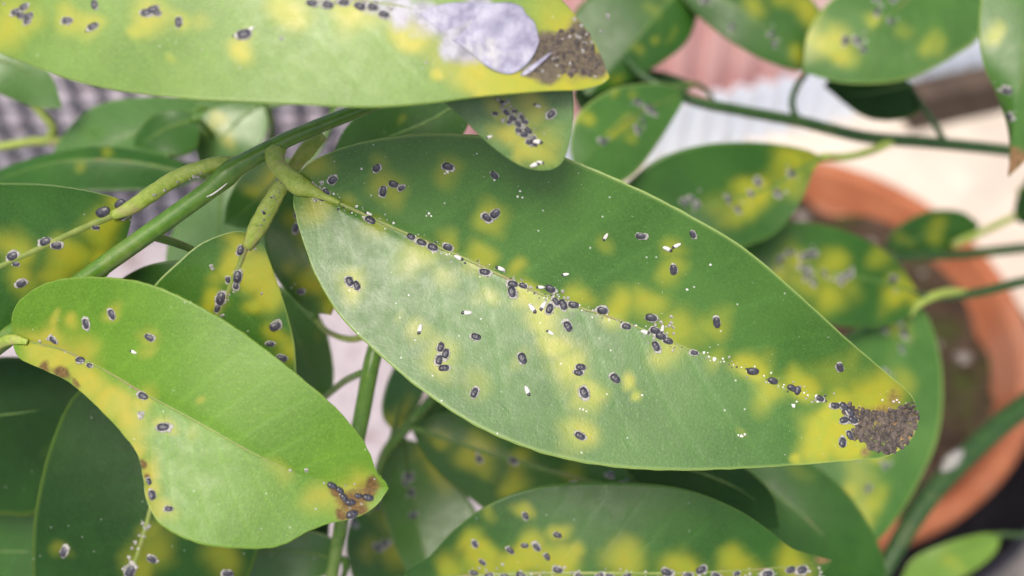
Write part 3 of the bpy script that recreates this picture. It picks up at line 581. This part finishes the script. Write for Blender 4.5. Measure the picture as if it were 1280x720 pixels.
petiole('top', [(-150, 560, 155, 1.0), (-245, 360, 146, .9), (-265, 110, 136, .8), (-225, -25, 126, .9), (-188, -35, 124.2, .7), (-150, -36, 123, .4)], 'stem')
petiole('r4', [(1420, 225, 330, 1.0), (1440, 20, 290, .9), (1300, -100, 246, .8), (1210, -70, 232, .7), (1195, -56, 231.8, .4)], 'stem_dark')
petiole('r5', [(1420, 225, 330, 1.0), (1450, 0, 270, .9), (1350, -130, 200, .8), (1300, -90, 188.2, .7), (1299, -75, 188, .4)], 'stem_dark')
petiole('r10', [(1330, 480, 290, 1.0), (1350, 600, 296, .8), (1300, 662, 300, .7), (1250, 668, 300.2, .7), (1240, 672, 300, .4)], 'stem_dark')
# every other leaf gets its stalk to the nearest stem of its own plant
for key, I in list(LEAF.items()):
    if key in HAS_PETIOLE: continue
    c0 = I['mid'][0]; nv_ = I['d'].shape[1]//2; b0 = (c0[0], c0[1], I['d'][0, nv_]); c1 = I['mid'][min(4, len(I['mid'])-1)]
    q0 = I['top'][0, nv_]; best = None
    for par, pts, cc in STEMS:
        if par is not I['parent']: continue
        dist = np.linalg.norm(pts-q0, axis=1)+.25*np.abs(cc[:, 2]-b0[2])/1000; k = int(np.argmin(dist))
        if best is None or dist[k] < best[0]: best = (dist[k], cc[k])
    e0 = best[1]; dirx, diry = c0[0]-c1[0], c0[1]-c1[1]; ln = math.hypot(dirx, diry)+1e-6; off = min(40, math.hypot(e0[0]-b0[0], e0[1]-b0[1])*.4)
    mp = ((b0[0]+e0[0])/2+dirx/ln*off*.5, (b0[1]+e0[1])/2+diry/ln*off*.5, (b0[2]+e0[2])/2+2)
    petiole(key, [(e0[0], e0[1], e0[2], .6), (mp[0], mp[1], mp[2], .5), (b0[0], b0[1], b0[2]+.1, .55), (c1[0], c1[1], I['d'][min(4, len(I['mid'])-1), nv_]+.25, .3)], 'stem' if I['parent'] is plantA else 'stem_dark', flat=.8, seg=8, n=20)

# ------------------------------------------------------------------ scale insects
def dome_mesh(name, L_, W_, H_, mat, seg=20, rings=6, ridge=True, power=2.5, seed=0):
    q = np.random.default_rng(seed); V = []; F = []
    for i in range(rings):
        k = (i+.0)/(rings-1); rr = math.cos(k*math.pi/2*.96); z = math.sin(k*math.pi/2)
        for s in range(seg):
            a = 2*math.pi*s/seg; c, sn = math.cos(a), math.sin(a)
            r = (abs(c)**power+abs(sn)**power)**(-1/power)*rr*(1+.03*math.sin(3*a+seed))
            x, y = c*r, sn*r
            zz = z*(1-.18*x)
            if ridge: zz -= .09*math.exp(-((abs(y)-.35)/.14)**2)*k; zz += .03*math.sin(x*9+seed)*k
            V.append((x*L_/2, y*W_/2, zz*H_-(.00004 if i == 0 else 0)))
    V.append((0, 0, H_*.85)); t = len(V)-1; b = (rings-1)*seg
    for i in range(rings-1):
        for s in range(seg): s2 = (s+1) % seg; F.append((i*seg+s, i*seg+s2, (i+1)*seg+s2, (i+1)*seg+s))
    F += [(b+s, b+(s+1) % seg, t) for s in range(seg)]; F.append(tuple(range(seg-1, -1, -1)))
    me = bpy.data.meshes.new(name); me.from_pydata(V, [], F); me.update(); me.polygons.foreach_set('use_smooth', [True]*len(me.polygons)); me.materials.append(mat)
    return me
MS = [dome_mesh('scale_shield', .00128, .00082, .00028, M['shield'], seed=s) for s in range(4)]
def margin_mesh(seed):
    q = np.random.default_rng(seed); V = []; F = []; seg = 26
    jit = q.uniform(.84, 1.24, seg); jit = (2*jit+np.roll(jit, 1))/3
    for r0, z in ((1.0, -.00003), (.94, .00005), (.72, .00009)):
        for s in range(seg):
            a = 2*math.pi*s/seg; c, sn = math.cos(a), math.sin(a); r = (abs(c)**2.4+abs(sn)**2.4)**(-1/2.4)*r0*jit[s]
            V.append((c*r*.00075+(-.00005), sn*r*.00051, z))
    for i in range(2):
        for s in range(seg): s2 = (s+1) % seg; F.append((i*seg+s, i*seg+s2, (i+1)*seg+s2, (i+1)*seg+s))
    F.append(tuple(2*seg+s for s in range(seg))); F.append(tuple(range(seg-1, -1, -1)))
    me = bpy.data.meshes.new('wax_margin'); me.from_pydata(V, [], F); me.update(); me.materials.append(M['wax']); return me
MM = [margin_mesh(s) for s in range(8)]
MW = [dome_mesh('male_cover', .00105, .00046, .00022, M['white'], power=2.3, seed=10+s) for s in range(2)]
MD = dome_mesh('dark_cap', .00042, .00036, .00012, M['shield'], ridge=False, seg=14, rings=4, power=2.0)
MG = dome_mesh('speck', .00034, .00028, .00016, M['white'], ridge=False, seg=8, rings=3, power=2.0)
def basis(key, x, y, ang):
    p, n = surf(key, x, y); a = math.radians(ang)
    t = math.cos(a)*RT-math.sin(a)*UP; t = t-n*np.dot(t, n); t /= np.linalg.norm(t); b = np.cross(n, t)
    return Matrix(((t[0], b[0], n[0], p[0]), (t[1], b[1], n[1], p[1]), (t[2], b[2], n[2], p[2]), (0, 0, 0, 1)))
icount = 0
def insects(key, items, label, group, size=None, lift=.00002, wax=True):
    """items: (x, y, angle in the photo, length in photo pixels)"""
    global icount
    for it in items:
        x, y, a, ln = it
        Mx = basis(key, x, y, a+random.uniform(-6, 6)); d = (Vector(Mx.col[3][:3])-Vector(CAM)).length
        s = ln*d/FPX/.00118
        o = bpy.data.objects.new('scale_insect', MS[icount % 4]); col.objects.link(o)
        n = Vector(Mx.col[2][:3])
        o.matrix_world = Matrix.Translation(n*lift) @ Mx @ Matrix.Diagonal((s, s*random.uniform(.9, 1.08), s, 1))
        tag(o, label, 'scale insect', group); icount += 1
        if wax:
            c = bpy.data.objects.new('wax_margin', MM[random.randrange(8)]); col.objects.link(c); c.parent = o
            c.rotation_euler = (0, 0, random.choice((0, math.pi))); c.location = (random.uniform(-.00009, .00009), random.uniform(-.00006, .00006), 0)
            k = random.uniform(.88, 1.08); c.scale = (k, k*random.uniform(.92, 1.08), 1)
def males(key, items, label, group):
    for x, y, a, ln in items:
        Mx = basis(key, x, y, a); d = (Vector(Mx.col[3][:3])-Vector(CAM)).length; s = ln*d/FPX/.00105
        o = bpy.data.objects.new('scale_insect', MW[random.randrange(2)]); col.objects.link(o); o.matrix_world = Mx @ Matrix.Diagonal((s, s, s, 1)); tag(o, label, 'scale insect', group)
        c = bpy.data.objects.new('dark_cap', MD); col.objects.link(c); c.parent = o; c.location = (.00042, 0, .00007)
def specks(key, items, name='wax_specks', mat='white', rad=.00011, part=True):
    """tiny wax crumbs on one leaf, too small to pick apart: one part of that leaf"""
    ob = LEAF[key]['ob']; V = []; F = []
    for x, y, r in items:
        p, n = surf(key, x, y); t = np.cross(n, RT); t /= np.linalg.norm(t); b = np.cross(n, t); o = len(V); rr = r*np.linalg.norm(p-CAM)/FPX
        for k in range(7):
            a = 2*math.pi*k/7; e = 1+.25*math.sin(k*2.3+x); V.append(p+(t*math.cos(a)+b*math.sin(a))*rr*e-n*.00003)
        for k in range(7):
            a = 2*math.pi*k/7+.3; V.append(p+(t*math.cos(a)+b*math.sin(a))*rr*.6+n*rr*.4)
        for k in range(7): F.append((o+k, o+(k+1) % 7, o+7+(k+1) % 7, o+7+k))
        F.append(tuple(o+7+k for k in range(7)))
    m = mesh_obj(name, V, F, M[mat], ob); m['kind'] = 'stuff'; return m

G = 'scale insects on the large central leaf'
mid_row = [(392, 234, 60, 12), (401, 247, 30, 12), (408, 240, 45, 10), (463, 275, 30, 13), (514, 296, 25, 11), (527, 303, 25, 12), (541, 309, 25, 13), (560, 309, 20, 12), (606, 340, 15, 13), (640, 365, 80, 14), (641, 355, 10, 12),
           (654, 357, 15, 10), (688, 361, 25, 13), (687, 386, -65, 13), (695, 377, 60, 11), (704, 381, 70, 14), (717, 381, 15, 13), (753, 388, 15, 13), (814, 397, 15, 14), (783, 408, 15, 11), (819, 413, 15, 12), (826, 420, 15, 13), (835, 426, 20, 12), (820, 433, 70, 13), (868, 441, 20, 9)]
insects('main', mid_row[:3], 'dark scale insect in the waxy clump where petiole meets central leaf', G)
insects('main', [mid_row[3]], 'black scale insect on the midrib between petiole clump and row of four', G)
insects('main', mid_row[4:8], 'black scale insect in the end to end row of four on the central midrib', G)
insects('main', [mid_row[8]], 'black scale insect below the midrib beside a white cover, after the row of four', G)
insects('main', mid_row[9:12], 'black scale insect in the small midrib trio with one standing crosswise', G)
insects('main', mid_row[12:17], 'black scale insect in the midrib clump next to two white male covers', G)
insects('main', [mid_row[17]], 'black scale insect alone on the central midrib between two dense clumps', G)
insects('main', mid_row[18:24], 'dark scale insect in the densest midrib clump amid white wax', G)
insects('main', [mid_row[24]], 'small round scale insect on the midrib between densest clump and jet black row', G)
for it_, lb_ in zip([(471, 210, -35, 11), (416, 225, -35, 12), (560, 208, 10, 14), (618, 219, 45, 11), (801, 295, 0, 12), (866, 293, 70, 10), (842, 337, 85, 13), (896, 403, 85, 14)],
                    ['small black scale insect above the touching trio on the central leaf', 'black scale insect above the waxy petiole clump of the central leaf', 'black scale insect with white crumbs at its foot on the central leaf', 'black scale insect between the crumbed one and the hanging leaf tip', 'black scale insect lying lengthwise near the paired white covers', 'black scale insect close to the central leaf margin, above the white covers', 'black scale insect right under the two crossed white covers', 'upright black scale insect in a yellow halo past the densest clump']):
    insects('main', [it_], lb_, G)
insects('main', [(492, 230, 15, 12), (479, 239, -70, 13), (502, 235, -30, 9)], 'black scale insect of a touching trio on the darker half of the central leaf', G)
insects('main', [(619, 267, -40, 13), (609, 272, 40, 13)], 'black scale insect of a V shaped pair on the central leaf', G)
insects('main', [(437, 352, 75, 12), (446, 357, 65, 12)], 'black scale insect of the side by side pair on the central leaf', G)
insects('main', [(551, 434, -70, 12), (557, 442, -70, 12), (549, 450, -80, 12), (555, 460, 0, 13)], 'black scale insect of a cluster of four near the central leaf margin', G)
for it_, lb_ in zip([(595, 421, 20, 12), (653, 448, 70, 14), (593, 491, -60, 13), (710, 408, 65, 13), (730, 491, 70, 14), (725, 545, 35, 13), (769, 473, 40, 13)],
                    ['black scale insect on plain green beside the cluster of four', 'stout black scale insect with a tiny satellite on the paler half', 'tilted black scale insect in a faint halo below the cluster of four', 'black scale insect just under the clump with two white covers', 'upright black scale insect under the stacked pair on the central leaf', 'black scale insect in a yellow halo by the paler margin, lowest on the blade', 'black scale insect beside the hooked yellow streak on the central leaf']):
    insects('main', [it_], lb_, G)
insects('main', [(726, 459, 10, 12), (723, 466, 15, 11)], 'black scale insect of a stacked pair amid a yellow patch on the central leaf', G)
insects('main', [(941, 464, 10, 14), (966, 476, 20, 12), (990, 485, 30, 12), (997, 488, -70, 11), (868, 441, 10, 7)][:4], 'jet black scale insect in the row towards the crusted tip of the central leaf', G, wax=False)
insects('main', [(1050, 459, 75, 12), (1053, 553, -75, 12), (1025, 498, 30, 10), (1044, 507, 10, 11), (1055, 508, 40, 12), (1063, 515, 60, 12), (1055, 525, -10, 11), (1066, 525, 30, 12), (1062, 544, 70, 11)], 'black scale insect bordering the grey crust at the tip of the central leaf', G)
males('main', [(461, 267, 200, 9), (573, 322, 25, 12), (626, 336, 200, 12), (676, 359, 180, 10), (665, 385, 55, 14), (679, 382, 120, 13), (806, 415, 15, 11), (828, 411, 100, 10)], 'white male scale cover beside the midrib of the central leaf', G)
males('main', [(584, 391, 180, 13), (659, 488, 70, 13), (688, 416, 210, 10), (525, 411, 105, 13)], 'white male scale cover on the paler half of the central leaf', G)
males('main', [(707, 343, 170, 9), (757, 296, 120, 10), (834, 311, 20, 12), (846, 307, 150, 11)], 'white male scale cover on the darker half of the central leaf', G)
sp = [(650, 239, 1.8), (647, 246, 1.8), (653, 247, 1.6), (536, 267, 2), (539, 270, 1.6), (533, 270, 1.3), (452, 211, 1.8), (596, 192, 1.2), (446, 258, 2), (492, 279, 2), (511, 369, 1.6), (519, 425, 1.6), (859, 362, 2), (893, 449, 3), (880, 441, 2), (886, 446, 1.6), (905, 452, 1.5), (729, 512, 1.7), (733, 514, 1.4), (725, 511, 1.4), (803, 494, 1.8),
      (927, 545, 2.5), (931, 543, 1.8), (923, 544, 1.5), (888, 331, 1.8), (992, 507, 2.8), (996, 502, 1.6), (1020, 495, 2.2), (1029, 501, 2.2), (1022, 502, 1.8), (1103, 500, 1.6), (1117, 502, 1.8), (1121, 500, 1.6), (1124, 503, 1.4), (559, 214, 2.6), (556, 217, 1.6), (618, 225, 1.8), (560, 216, 1.5), (1005, 491, 1.6), (1010, 494, 1.6), (980, 481, 1.4), (979, 484, 1.3), (955, 470, 1.5), (927, 459, 1.3), (917, 456, 1.3), (437, 363, 1.5), (500, 397, 1.3)]
cm = LEAF['main']['mid']
for i in range(60):
    k = rng.integers(6, 190); sp.append((cm[k, 0]+rng.normal()*4.0, cm[k, 1]+rng.normal()*4.0+1, rng.uniform(.7, 1.7)))
for i in range(90):
    i1, j1 = rng.integers(8, 232), rng.integers(6, 106); sp.append((LEAF['main']['px'][i1, j1], LEAF['main']['py'][i1, j1], rng.uniform(.3, .7)))
specks('main', sp)
specks('main', [(cm[k, 0]+rng.normal()*5, cm[k, 1]+rng.normal()*5, rng.uniform(.8, 2.0)) for k in rng.integers(4, 215, 110)], 'wax_residue', 'wax')
dk = [(cm[k, 0]+rng.normal()*3.5, cm[k, 1]+rng.normal()*3.5, rng.uniform(.9, 1.9)) for k in rng.integers(6, 225, 60)]
specks('main', dk, 'crawler_shells', 'shield')
cw = [(400+rng.normal()*7, 241+rng.normal()*6, rng.uniform(1.5, 3.2)) for _ in range(16)]+[(650+rng.normal()*8, 360+rng.normal()*4, rng.uniform(1.5, 3)) for _ in range(9)]+[(700+rng.normal()*11, 374+rng.normal()*6, rng.uniform(1.5, 3)) for _ in range(16)]+[(818+rng.normal()*14, 412+rng.normal()*7, rng.uniform(1.5, 3)) for _ in range(24)]
specks('main', cw, 'wax_residue', 'wax')
# crust of massed scales at the tip
def crust(key, poly, n, rr, label, mat='crust'):
    poly = np.array(poly, float); lo, hi = poly.min(0), poly.max(0)
    def inside(x, y):
        c = False; j = len(poly)-1
        for i in range(len(poly)):
            if (poly[i, 1] > y) != (poly[j, 1] > y) and x < (poly[j, 0]-poly[i, 0])*(y-poly[i, 1])/(poly[j, 1]-poly[i, 1])+poly[i, 0]: c = not c
            j = i
        return c
    V = []; F = []; cnt = 0
    while cnt < n:
        x, y = rng.uniform(lo[0], hi[0]), rng.uniform(lo[1], hi[1])
        if not inside(x, y): continue
        cnt += 1; p, nn = surf(key, x, y); an = rng.uniform(0, 6.3); t = math.cos(an)*RT-math.sin(an)*UP; t = t-nn*np.dot(t, nn); t /= np.linalg.norm(t); b = np.cross(nn, t)
        L_ = rng.uniform(*rr)*np.linalg.norm(p-CAM)/FPX; W_ = L_*rng.uniform(.55, .8); tilt = rng.normal()*.12; o = len(V)
        for k in range(9):
            a = 2*math.pi*k/9; V.append(p+t*math.cos(a)*L_+b*math.sin(a)*W_-nn*.00004)
        for k in range(9):
            a = 2*math.pi*k/9; V.append(p+t*math.cos(a)*L_*.75+b*math.sin(a)*W_*.75+nn*L_*(.20+tilt*math.cos(a)))
        V.append(p+nn*L_*.27)
        for k in range(9): F.append((o+k, o+(k+1) % 9, o+9+(k+1) % 9, o+9+k)); F.append((o+9+k, o+9+(k+1) % 9, o+18))
    o = mesh_obj('scale_insect_crust', V, F, M[mat]); tag(o, label, 'scale insects', kind='stuff'); return o
crust('main', [(1046, 503), (1062, 505), (1085, 514), (1110, 514), (1132, 506), (1140, 500), (1147, 520), (1144, 540), (1133, 556), (1112, 567), (1090, 562), (1072, 553), (1060, 546), (1068, 532), (1056, 518)], 520, (1.6, 4.8), 'grey brown crust of massed scales on the tip of the large central leaf')

G = 'scale insects on the bright front leaf'
for it_, lb_ in zip([(140, 393, 60, 12), (108, 405, 85, 12), (187, 422, 30, 12), (204, 534, 5, 14)],
                    ['black scale insect in the rounded yellow ring on the bright front leaf', 'upright black scale insect beside the yellow ring on the bright front leaf', 'black scale insect above a white cover on the bright front leaf', 'large black scale insect with white wax below the bright leaf midrib']):
    insects('front', [it_], lb_, G)
insects('front', [(67, 425, 25, 11), (101, 450, 15, 12), (112, 457, 30, 8), (179, 495, 25, 12)], 'black scale insect along the midrib of the bright front leaf', G)
insects('front', [(186, 602, 70, 8), (190, 619, 75, 11), (211, 636, 10, 9)], 'black scale insect at the yellow margin of the bright front leaf', G)
insects('front', [(415, 607, 20, 12), (425, 613, 40, 10), (438, 628, 0, 12), (460, 622, 10, 13), (448, 620, 10, 9), (440, 643, -15, 14), (430, 622, 60, 11)], 'black scale insect on the notched brown tip of the bright front leaf', G, wax=False)
males('front', [(167, 440, 200, 9)], 'white scale cover above the midrib of the bright front leaf', G)
specks('front', [(82, 440, 1.6), (116, 455, 1.8), (163, 484, 1.6), (176, 519, 5.5), (363, 588, 2.2), (383, 588, 3), (405, 604, 1.8), (432, 607, 1.6), (443, 605, 1.6), (468, 599, 1.6), (460, 620, 1.6), (395, 636, 1.6), (452, 630, 1.8), (437, 635, 1.8), (425, 618, 1.6), (60, 424, 3), (50, 427, 2.5)]+[(LEAF['front']['px'][i, j], LEAF['front']['py'][i, j], rng.uniform(.3, .6)) for i, j in zip(rng.integers(8, 170, 40), rng.integers(6, 80, 40))], mat='wax')

G = 'scale insects on the pale top leaf'
insects('top', [(20, 15, -20, 10), (30, 9, -20, 10), (27, 20, 10, 11), (36, 20, -30, 10), (34, 27, -10, 8)], 'grey black scale insect of a tight cluster on the pale top leaf', G)
for it_, lb_ in zip([(84, 26, 0, 11), (118, 6, 80, 11), (116, 33, -35, 12), (223, 28, 80, 12), (305, 43, -15, 16)],
                    ['lone scale insect next to the tight cluster on the pale top leaf', 'upright scale insect above the slanted one on the pale top leaf', 'slanted scale insect with a white end on the pale top leaf', 'upright scale insect beside the merged trio on the pale top leaf', 'long scale insect with white ends above a yellow patch, pale top leaf']):
    insects('top', [it_], lb_, G)
insects('top', [(183, 16, 10, 12), (191, 12, -20, 13), (196, 16, 20, 10)], 'grey black scale insect of a merged trio on the pale top leaf', G)
insects('top', [(390, 4, 10, 12), (410, 6, 20, 12), (430, 3, 5, 12), (450, 8, 20, 13), (466, 9, 20, 12), (480, 18, 20, 12)], 'grey scale insect in the midrib row of the pale top leaf', G)
males('top', [(296, 45, 180, 9), (111, 37, 150, 8), (314, 36, 150, 9)], 'white scale cover on the pale top leaf', G)
specks('top', [(253, 62, 1.4), (352, 48, 3), (5, 5, 2), (420, 2, 3), (440, 0, 3), (400, 0, 3), (455, 3, 3), (470, 3, 4), (488, 10, 4), (533, 78, 2), (300, 85, 1.4)], mat='wax')
# peeling skin and its curled flap: a thin sheet lifting off the pale leaf
def sheet(key, mid, A, B, lift, name='peeling_skin', nu=40, nv=10, mat='skin'):
    a = np.vstack([mid[:1], A, mid[-1:]]); b = np.vstack([mid[:1], B, mid[-1:]]); cm_, ca, cb = catmull(mid, nu), catmull(a, nu), catmull(b, nu); V = []; F = []
    vs = np.linspace(-1, 1, 2*nv+1); W = len(vs)
    for th in (0, -.00006):
        for i in range(nu):
            for v in vs:
                q = cm_[i]*(1-abs(v))+(ca if v < 0 else cb)[i]*abs(v); p, n = surf(key, q[0], q[1]); u = i/(nu-1)
                h = lift[0]+(lift[1]-lift[0])*u**2+.00010*math.sin(q[0]*.07+q[1]*.11+2*math.sin(q[0]*.03))*math.sin(u*3.14)+.0002*(max(0, v-.6))*max(0, u-.5)
                V.append(p+n*(h+th))
    o = nu*W
    for i in range(nu-1):
        for j in range(W-1):
            a0 = i*W+j; F.append((a0, a0+W, a0+W+1, a0+1)); F.append((o+a0, o+a0+1, o+a0+W+1, o+a0+W))
        for j in (0, W-1): a0 = i*W+j; F.append((a0, o+a0, o+a0+W, a0+W))
    return mesh_obj(name, V, F, M[mat], LEAF[key]['ob'])
sheet('top', [(520, 14), (560, 26), (590, 36), (630, 46), (673, 52)], [(560, 4), (600, 4), (635, 4), (652, 9), (657, 18), (668, 30)], [(560, 46), (590, 68), (612, 86), (636, 93), (652, 86), (666, 70)], (.00002, .0004))
sheet('top', [(650, 95), (668, 83), (690, 65)], [(656, 88), (673, 76)], [(659, 93), (678, 78)], (.0001, .0005), 'curled_flap', 16, 4, 'skin')
crust('top', [(676, 50), (700, 35), (735, 42), (752, 75), (745, 95), (715, 97), (690, 85), (668, 90)], 130, (1.6, 5), 'grey brown crust of massed scales on the tip of the pale top leaf')
specks('top', [(715+rng.normal()*20, 58+rng.normal()*16, rng.uniform(1.5, 3.4)) for _ in range(26)], 'wax_residue', 'wax')

G = 'scale insects on the hanging leaf tip'
insects('hang', [(689, 143, -40, 11)], 'single black scale insect beside the cluster on the hanging leaf tip', G)
insects('hang', [(x, y, a, l*.86) for x, y, a, l in [(633, 141, 40, 10), (641, 148, 30, 11), (648, 155, 50, 11), (656, 152, 20, 10), (660, 163, 45, 12), (655, 168, 20, 12), (666, 174, -60, 11), (668, 180, 40, 9), (648, 163, 20, 9), (637, 152, -40, 9), (652, 147, 60, 9), (643, 139, 10, 8), (661, 178, 30, 9), (619, 142, 20, 8), (628, 128, 10, 8)]], 'grey black scale insect in the crowded cluster of the hanging leaf tip', G)
males('hang', [(672, 132, 200, 9), (612, 171, 160, 8), (671, 177, 10, 13), (668, 206, -20, 12), (675, 203, 10, 9)], 'white scale cover on the hanging leaf tip', G)
specks('hang', [(648+t*.8+rng.normal()*6, 155+t+rng.normal()*6, rng.uniform(1.2, 3.4)) for t in rng.uniform(-24, 24, 80)], 'wax_residue', 'wax')
G = 'scale insects on the left leaf'
insects('left', [(150, 255, -35, 14), (129, 265, -25, 17)], 'jet black scale insect at the base of the dark stippled leaf', G, wax=False)
insects('left', [(152, 270, -20, 12), (120, 284, 10, 8), (57, 302, -15, 13), (71, 307, 5, 12), (16, 320, -20, 13), (20, 330, 0, 8), (27, 354, -30, 12)], 'dark scale insect along the midrib of the dark stippled leaf', G)
specks('left', [(152+rng.normal()*5, 268+rng.normal()*5, rng.uniform(1, 2)) for _ in range(12)]+[(60+rng.normal()*10, 303+rng.normal()*4, rng.uniform(.8, 1.8)) for _ in range(10)], mat='wax')
G = 'scale insects on the yellow blotched leaf'
insects('centre', [(301, 313, -70, 12), (297, 346, -75, 15), (295, 357, -75, 9), (276, 373, -75, 16), (272, 385, -70, 11), (285, 350, 80, 8)], 'dark scale insect along the midrib of the yellow blotched leaf', G)
insects('centre', [(344, 408, -20, 14), (338, 430, 0, 10), (352, 448, 15, 13)], 'dark scale insect on the free half of the yellow blotched leaf', G)
specks('centre', [(315-.42*t+rng.normal()*3, 300+t+rng.normal()*3, rng.uniform(1, 2.2)) for t in rng.uniform(0, 100, 26)]+[(264, 333, 3), (266, 336, 2.5), (327, 367, 2), (310, 414, 1.4)], mat='wax')
G = 'scale insects on the very dark leaf'
insects('low1', [(80, 690, -60, 12), (163, 714, -60, 15), (190, 699, 30, 11), (285, 717, 10, 12)], 'scale insect on the very dark green leaf below the bright leaf', G)
specks('low1', [(186-.45*t+rng.normal()*2.5, 648+t+rng.normal()*3, rng.uniform(1.2, 2.8)) for t in rng.uniform(0, 70, 24)], mat='wax')
G = 'scale insects on the curled lower leaf'
insects('bottom', [(657, 645, 60, 9), (697, 669, 20, 10), (638, 688, 40, 10), (656, 682, 0, 9), (671, 684, 50, 10), (684, 696, 60, 9), (603, 703, 40, 9), (594, 680, 70, 9)], 'dark scale insect on the blade of the curled lower leaf', G)
insects('bottom', [(590+i*22+random.uniform(-6, 6), 717+random.uniform(-5, 4), random.uniform(-25, 30), random.uniform(8, 13)) for i in range(20) if i % 6 != 4], 'dark scale insect in the midrib row of the curled lower leaf', G)
specks('bottom', [(rng.uniform(580, 1035), 717+rng.normal()*4, rng.uniform(1.0, 2.6)) for _ in range(70)], 'wax_residue', 'wax')
def scatter(key, n, spread, seed, label, group, rng_u=(.1, .8), size=(9, 14)):
    q = np.random.default_rng(seed); I = LEAF[key]; nn_ = I['px'].shape; out = []; wx = []
    for _ in range(n):
        i = int(q.uniform(*rng_u)*(nn_[0]-1)); j = int(np.clip(nn_[1]//2+q.normal()*spread*nn_[1], 1, nn_[1]-2))
        out.append((I['px'][i, j], I['py'][i, j], q.uniform(-90, 90), q.uniform(*size)))
        wx += [(I['px'][i, j]+q.normal()*6, I['py'][i, j]+q.normal()*6, q.uniform(1.2, 2.6)) for _ in range(2)]
    insects(key, out, label, group); specks(key, wx, 'wax_residue', 'wax')
for key, n, s, seed, lb in (('mid1', 9, .08, 1, 'blurred scale insect on the leaf behind the curled lower leaf'), ('mid2', 5, .08, 2, 'blurred scale insect on the grey green leaf below the yellow node'), ('mid3', 5, .15, 3, 'blurred scale insect on the mottled leaf behind the brown notched tip'),
                            ('r6', 14, .12, 4, 'blurred scale insect on the dark leaf over the pot rim'), ('r7', 12, .10, 5, 'blurred scale insect on the speckled leaf over the soil'), ('r8', 14, .14, 6, 'blurred scale insect on the long leaf beside the crusted tip'),
                            ('r4', 10, .16, 7, 'blurred scale insect on the yellow mottled leaf'), ('r3', 5, .12, 8, 'blurred scale insect on the leaf by the pink sheet'), ('r2', 6, .14, 9, 'blurred scale insect on the leaf beside the hanging tip'), ('r5', 3, .25, 10, 'blurred scale insect on the upright leaf with the withered tip'), ('behind1', 4, .2, 11, 'blurred scale insect on the yellow tipped leaf')):
    scatter(key, n, s, seed, lb, lb.replace('blurred scale insect', 'scale insects'), size=(7, 11.5) if key != 'r5' else (8, 11))
# wax crumbs and scales on the winged petioles (they belong to those leaves)
def crumbs(key, path, n, spread, mat, size, name):
    c = catmull(path, 60); V = []; F = []
    for _ in range(n):
        i = rng.integers(2, 58); x, y = c[i, 0]+rng.normal()*spread, c[i, 1]+rng.normal()*spread
        p = P(x, y, c[i, 2]-c[i, 3]*.55); nn = -FW; r = rng.uniform(*size)*c[i, 2]/1000/FPX; o = len(V); a0 = rng.uniform(0, 6); el = rng.uniform(.5, 1)
        for h, k0 in ((-.6, 1), (.35, .75)):
            for k in range(8):
                a = 2*math.pi*k/8; V.append(p+(RT*math.cos(a+a0)+UP*math.sin(a+a0)*el)*r*k0+nn*r*h)
        F += [(o+k, o+(k+1) % 8, o+8+(k+1) % 8, o+8+k) for k in range(8)]; F.append(tuple(o+8+k for k in range(8)))
    m = mesh_obj(name, V, F, M[mat], LEAF[key]['ob']); m['kind'] = 'stuff'
crumbs('left', [(262, 216, 138.8, .9), (225, 226, 139, 1.0), (190, 244, 140.5, 1.0), (160, 262, 141.5, .9)], 16, 3.5, 'wax', (.6, 2.6), 'wax_residue')
crumbs('centre', [(362, 216, 142, .85), (340, 252, 142.5, 1.15), (322, 285, 143.5, 1.2)], 16, 4, 'wax', (.6, 2.6), 'wax_residue')
crumbs('centre', [(362, 216, 142, .85), (340, 252, 142.5, 1.15), (318, 290, 143.5, 1.2)], 5, 3, 'shield', (.8, 2.4), 'crawler_shells')
crumbs('main', [(347, 207, 138, .95), (362, 220, 137.6, 1.0), (375, 231, 137.5, 1.1)], 7, 3, 'crust', (.8, 2), 'crawler_shells')
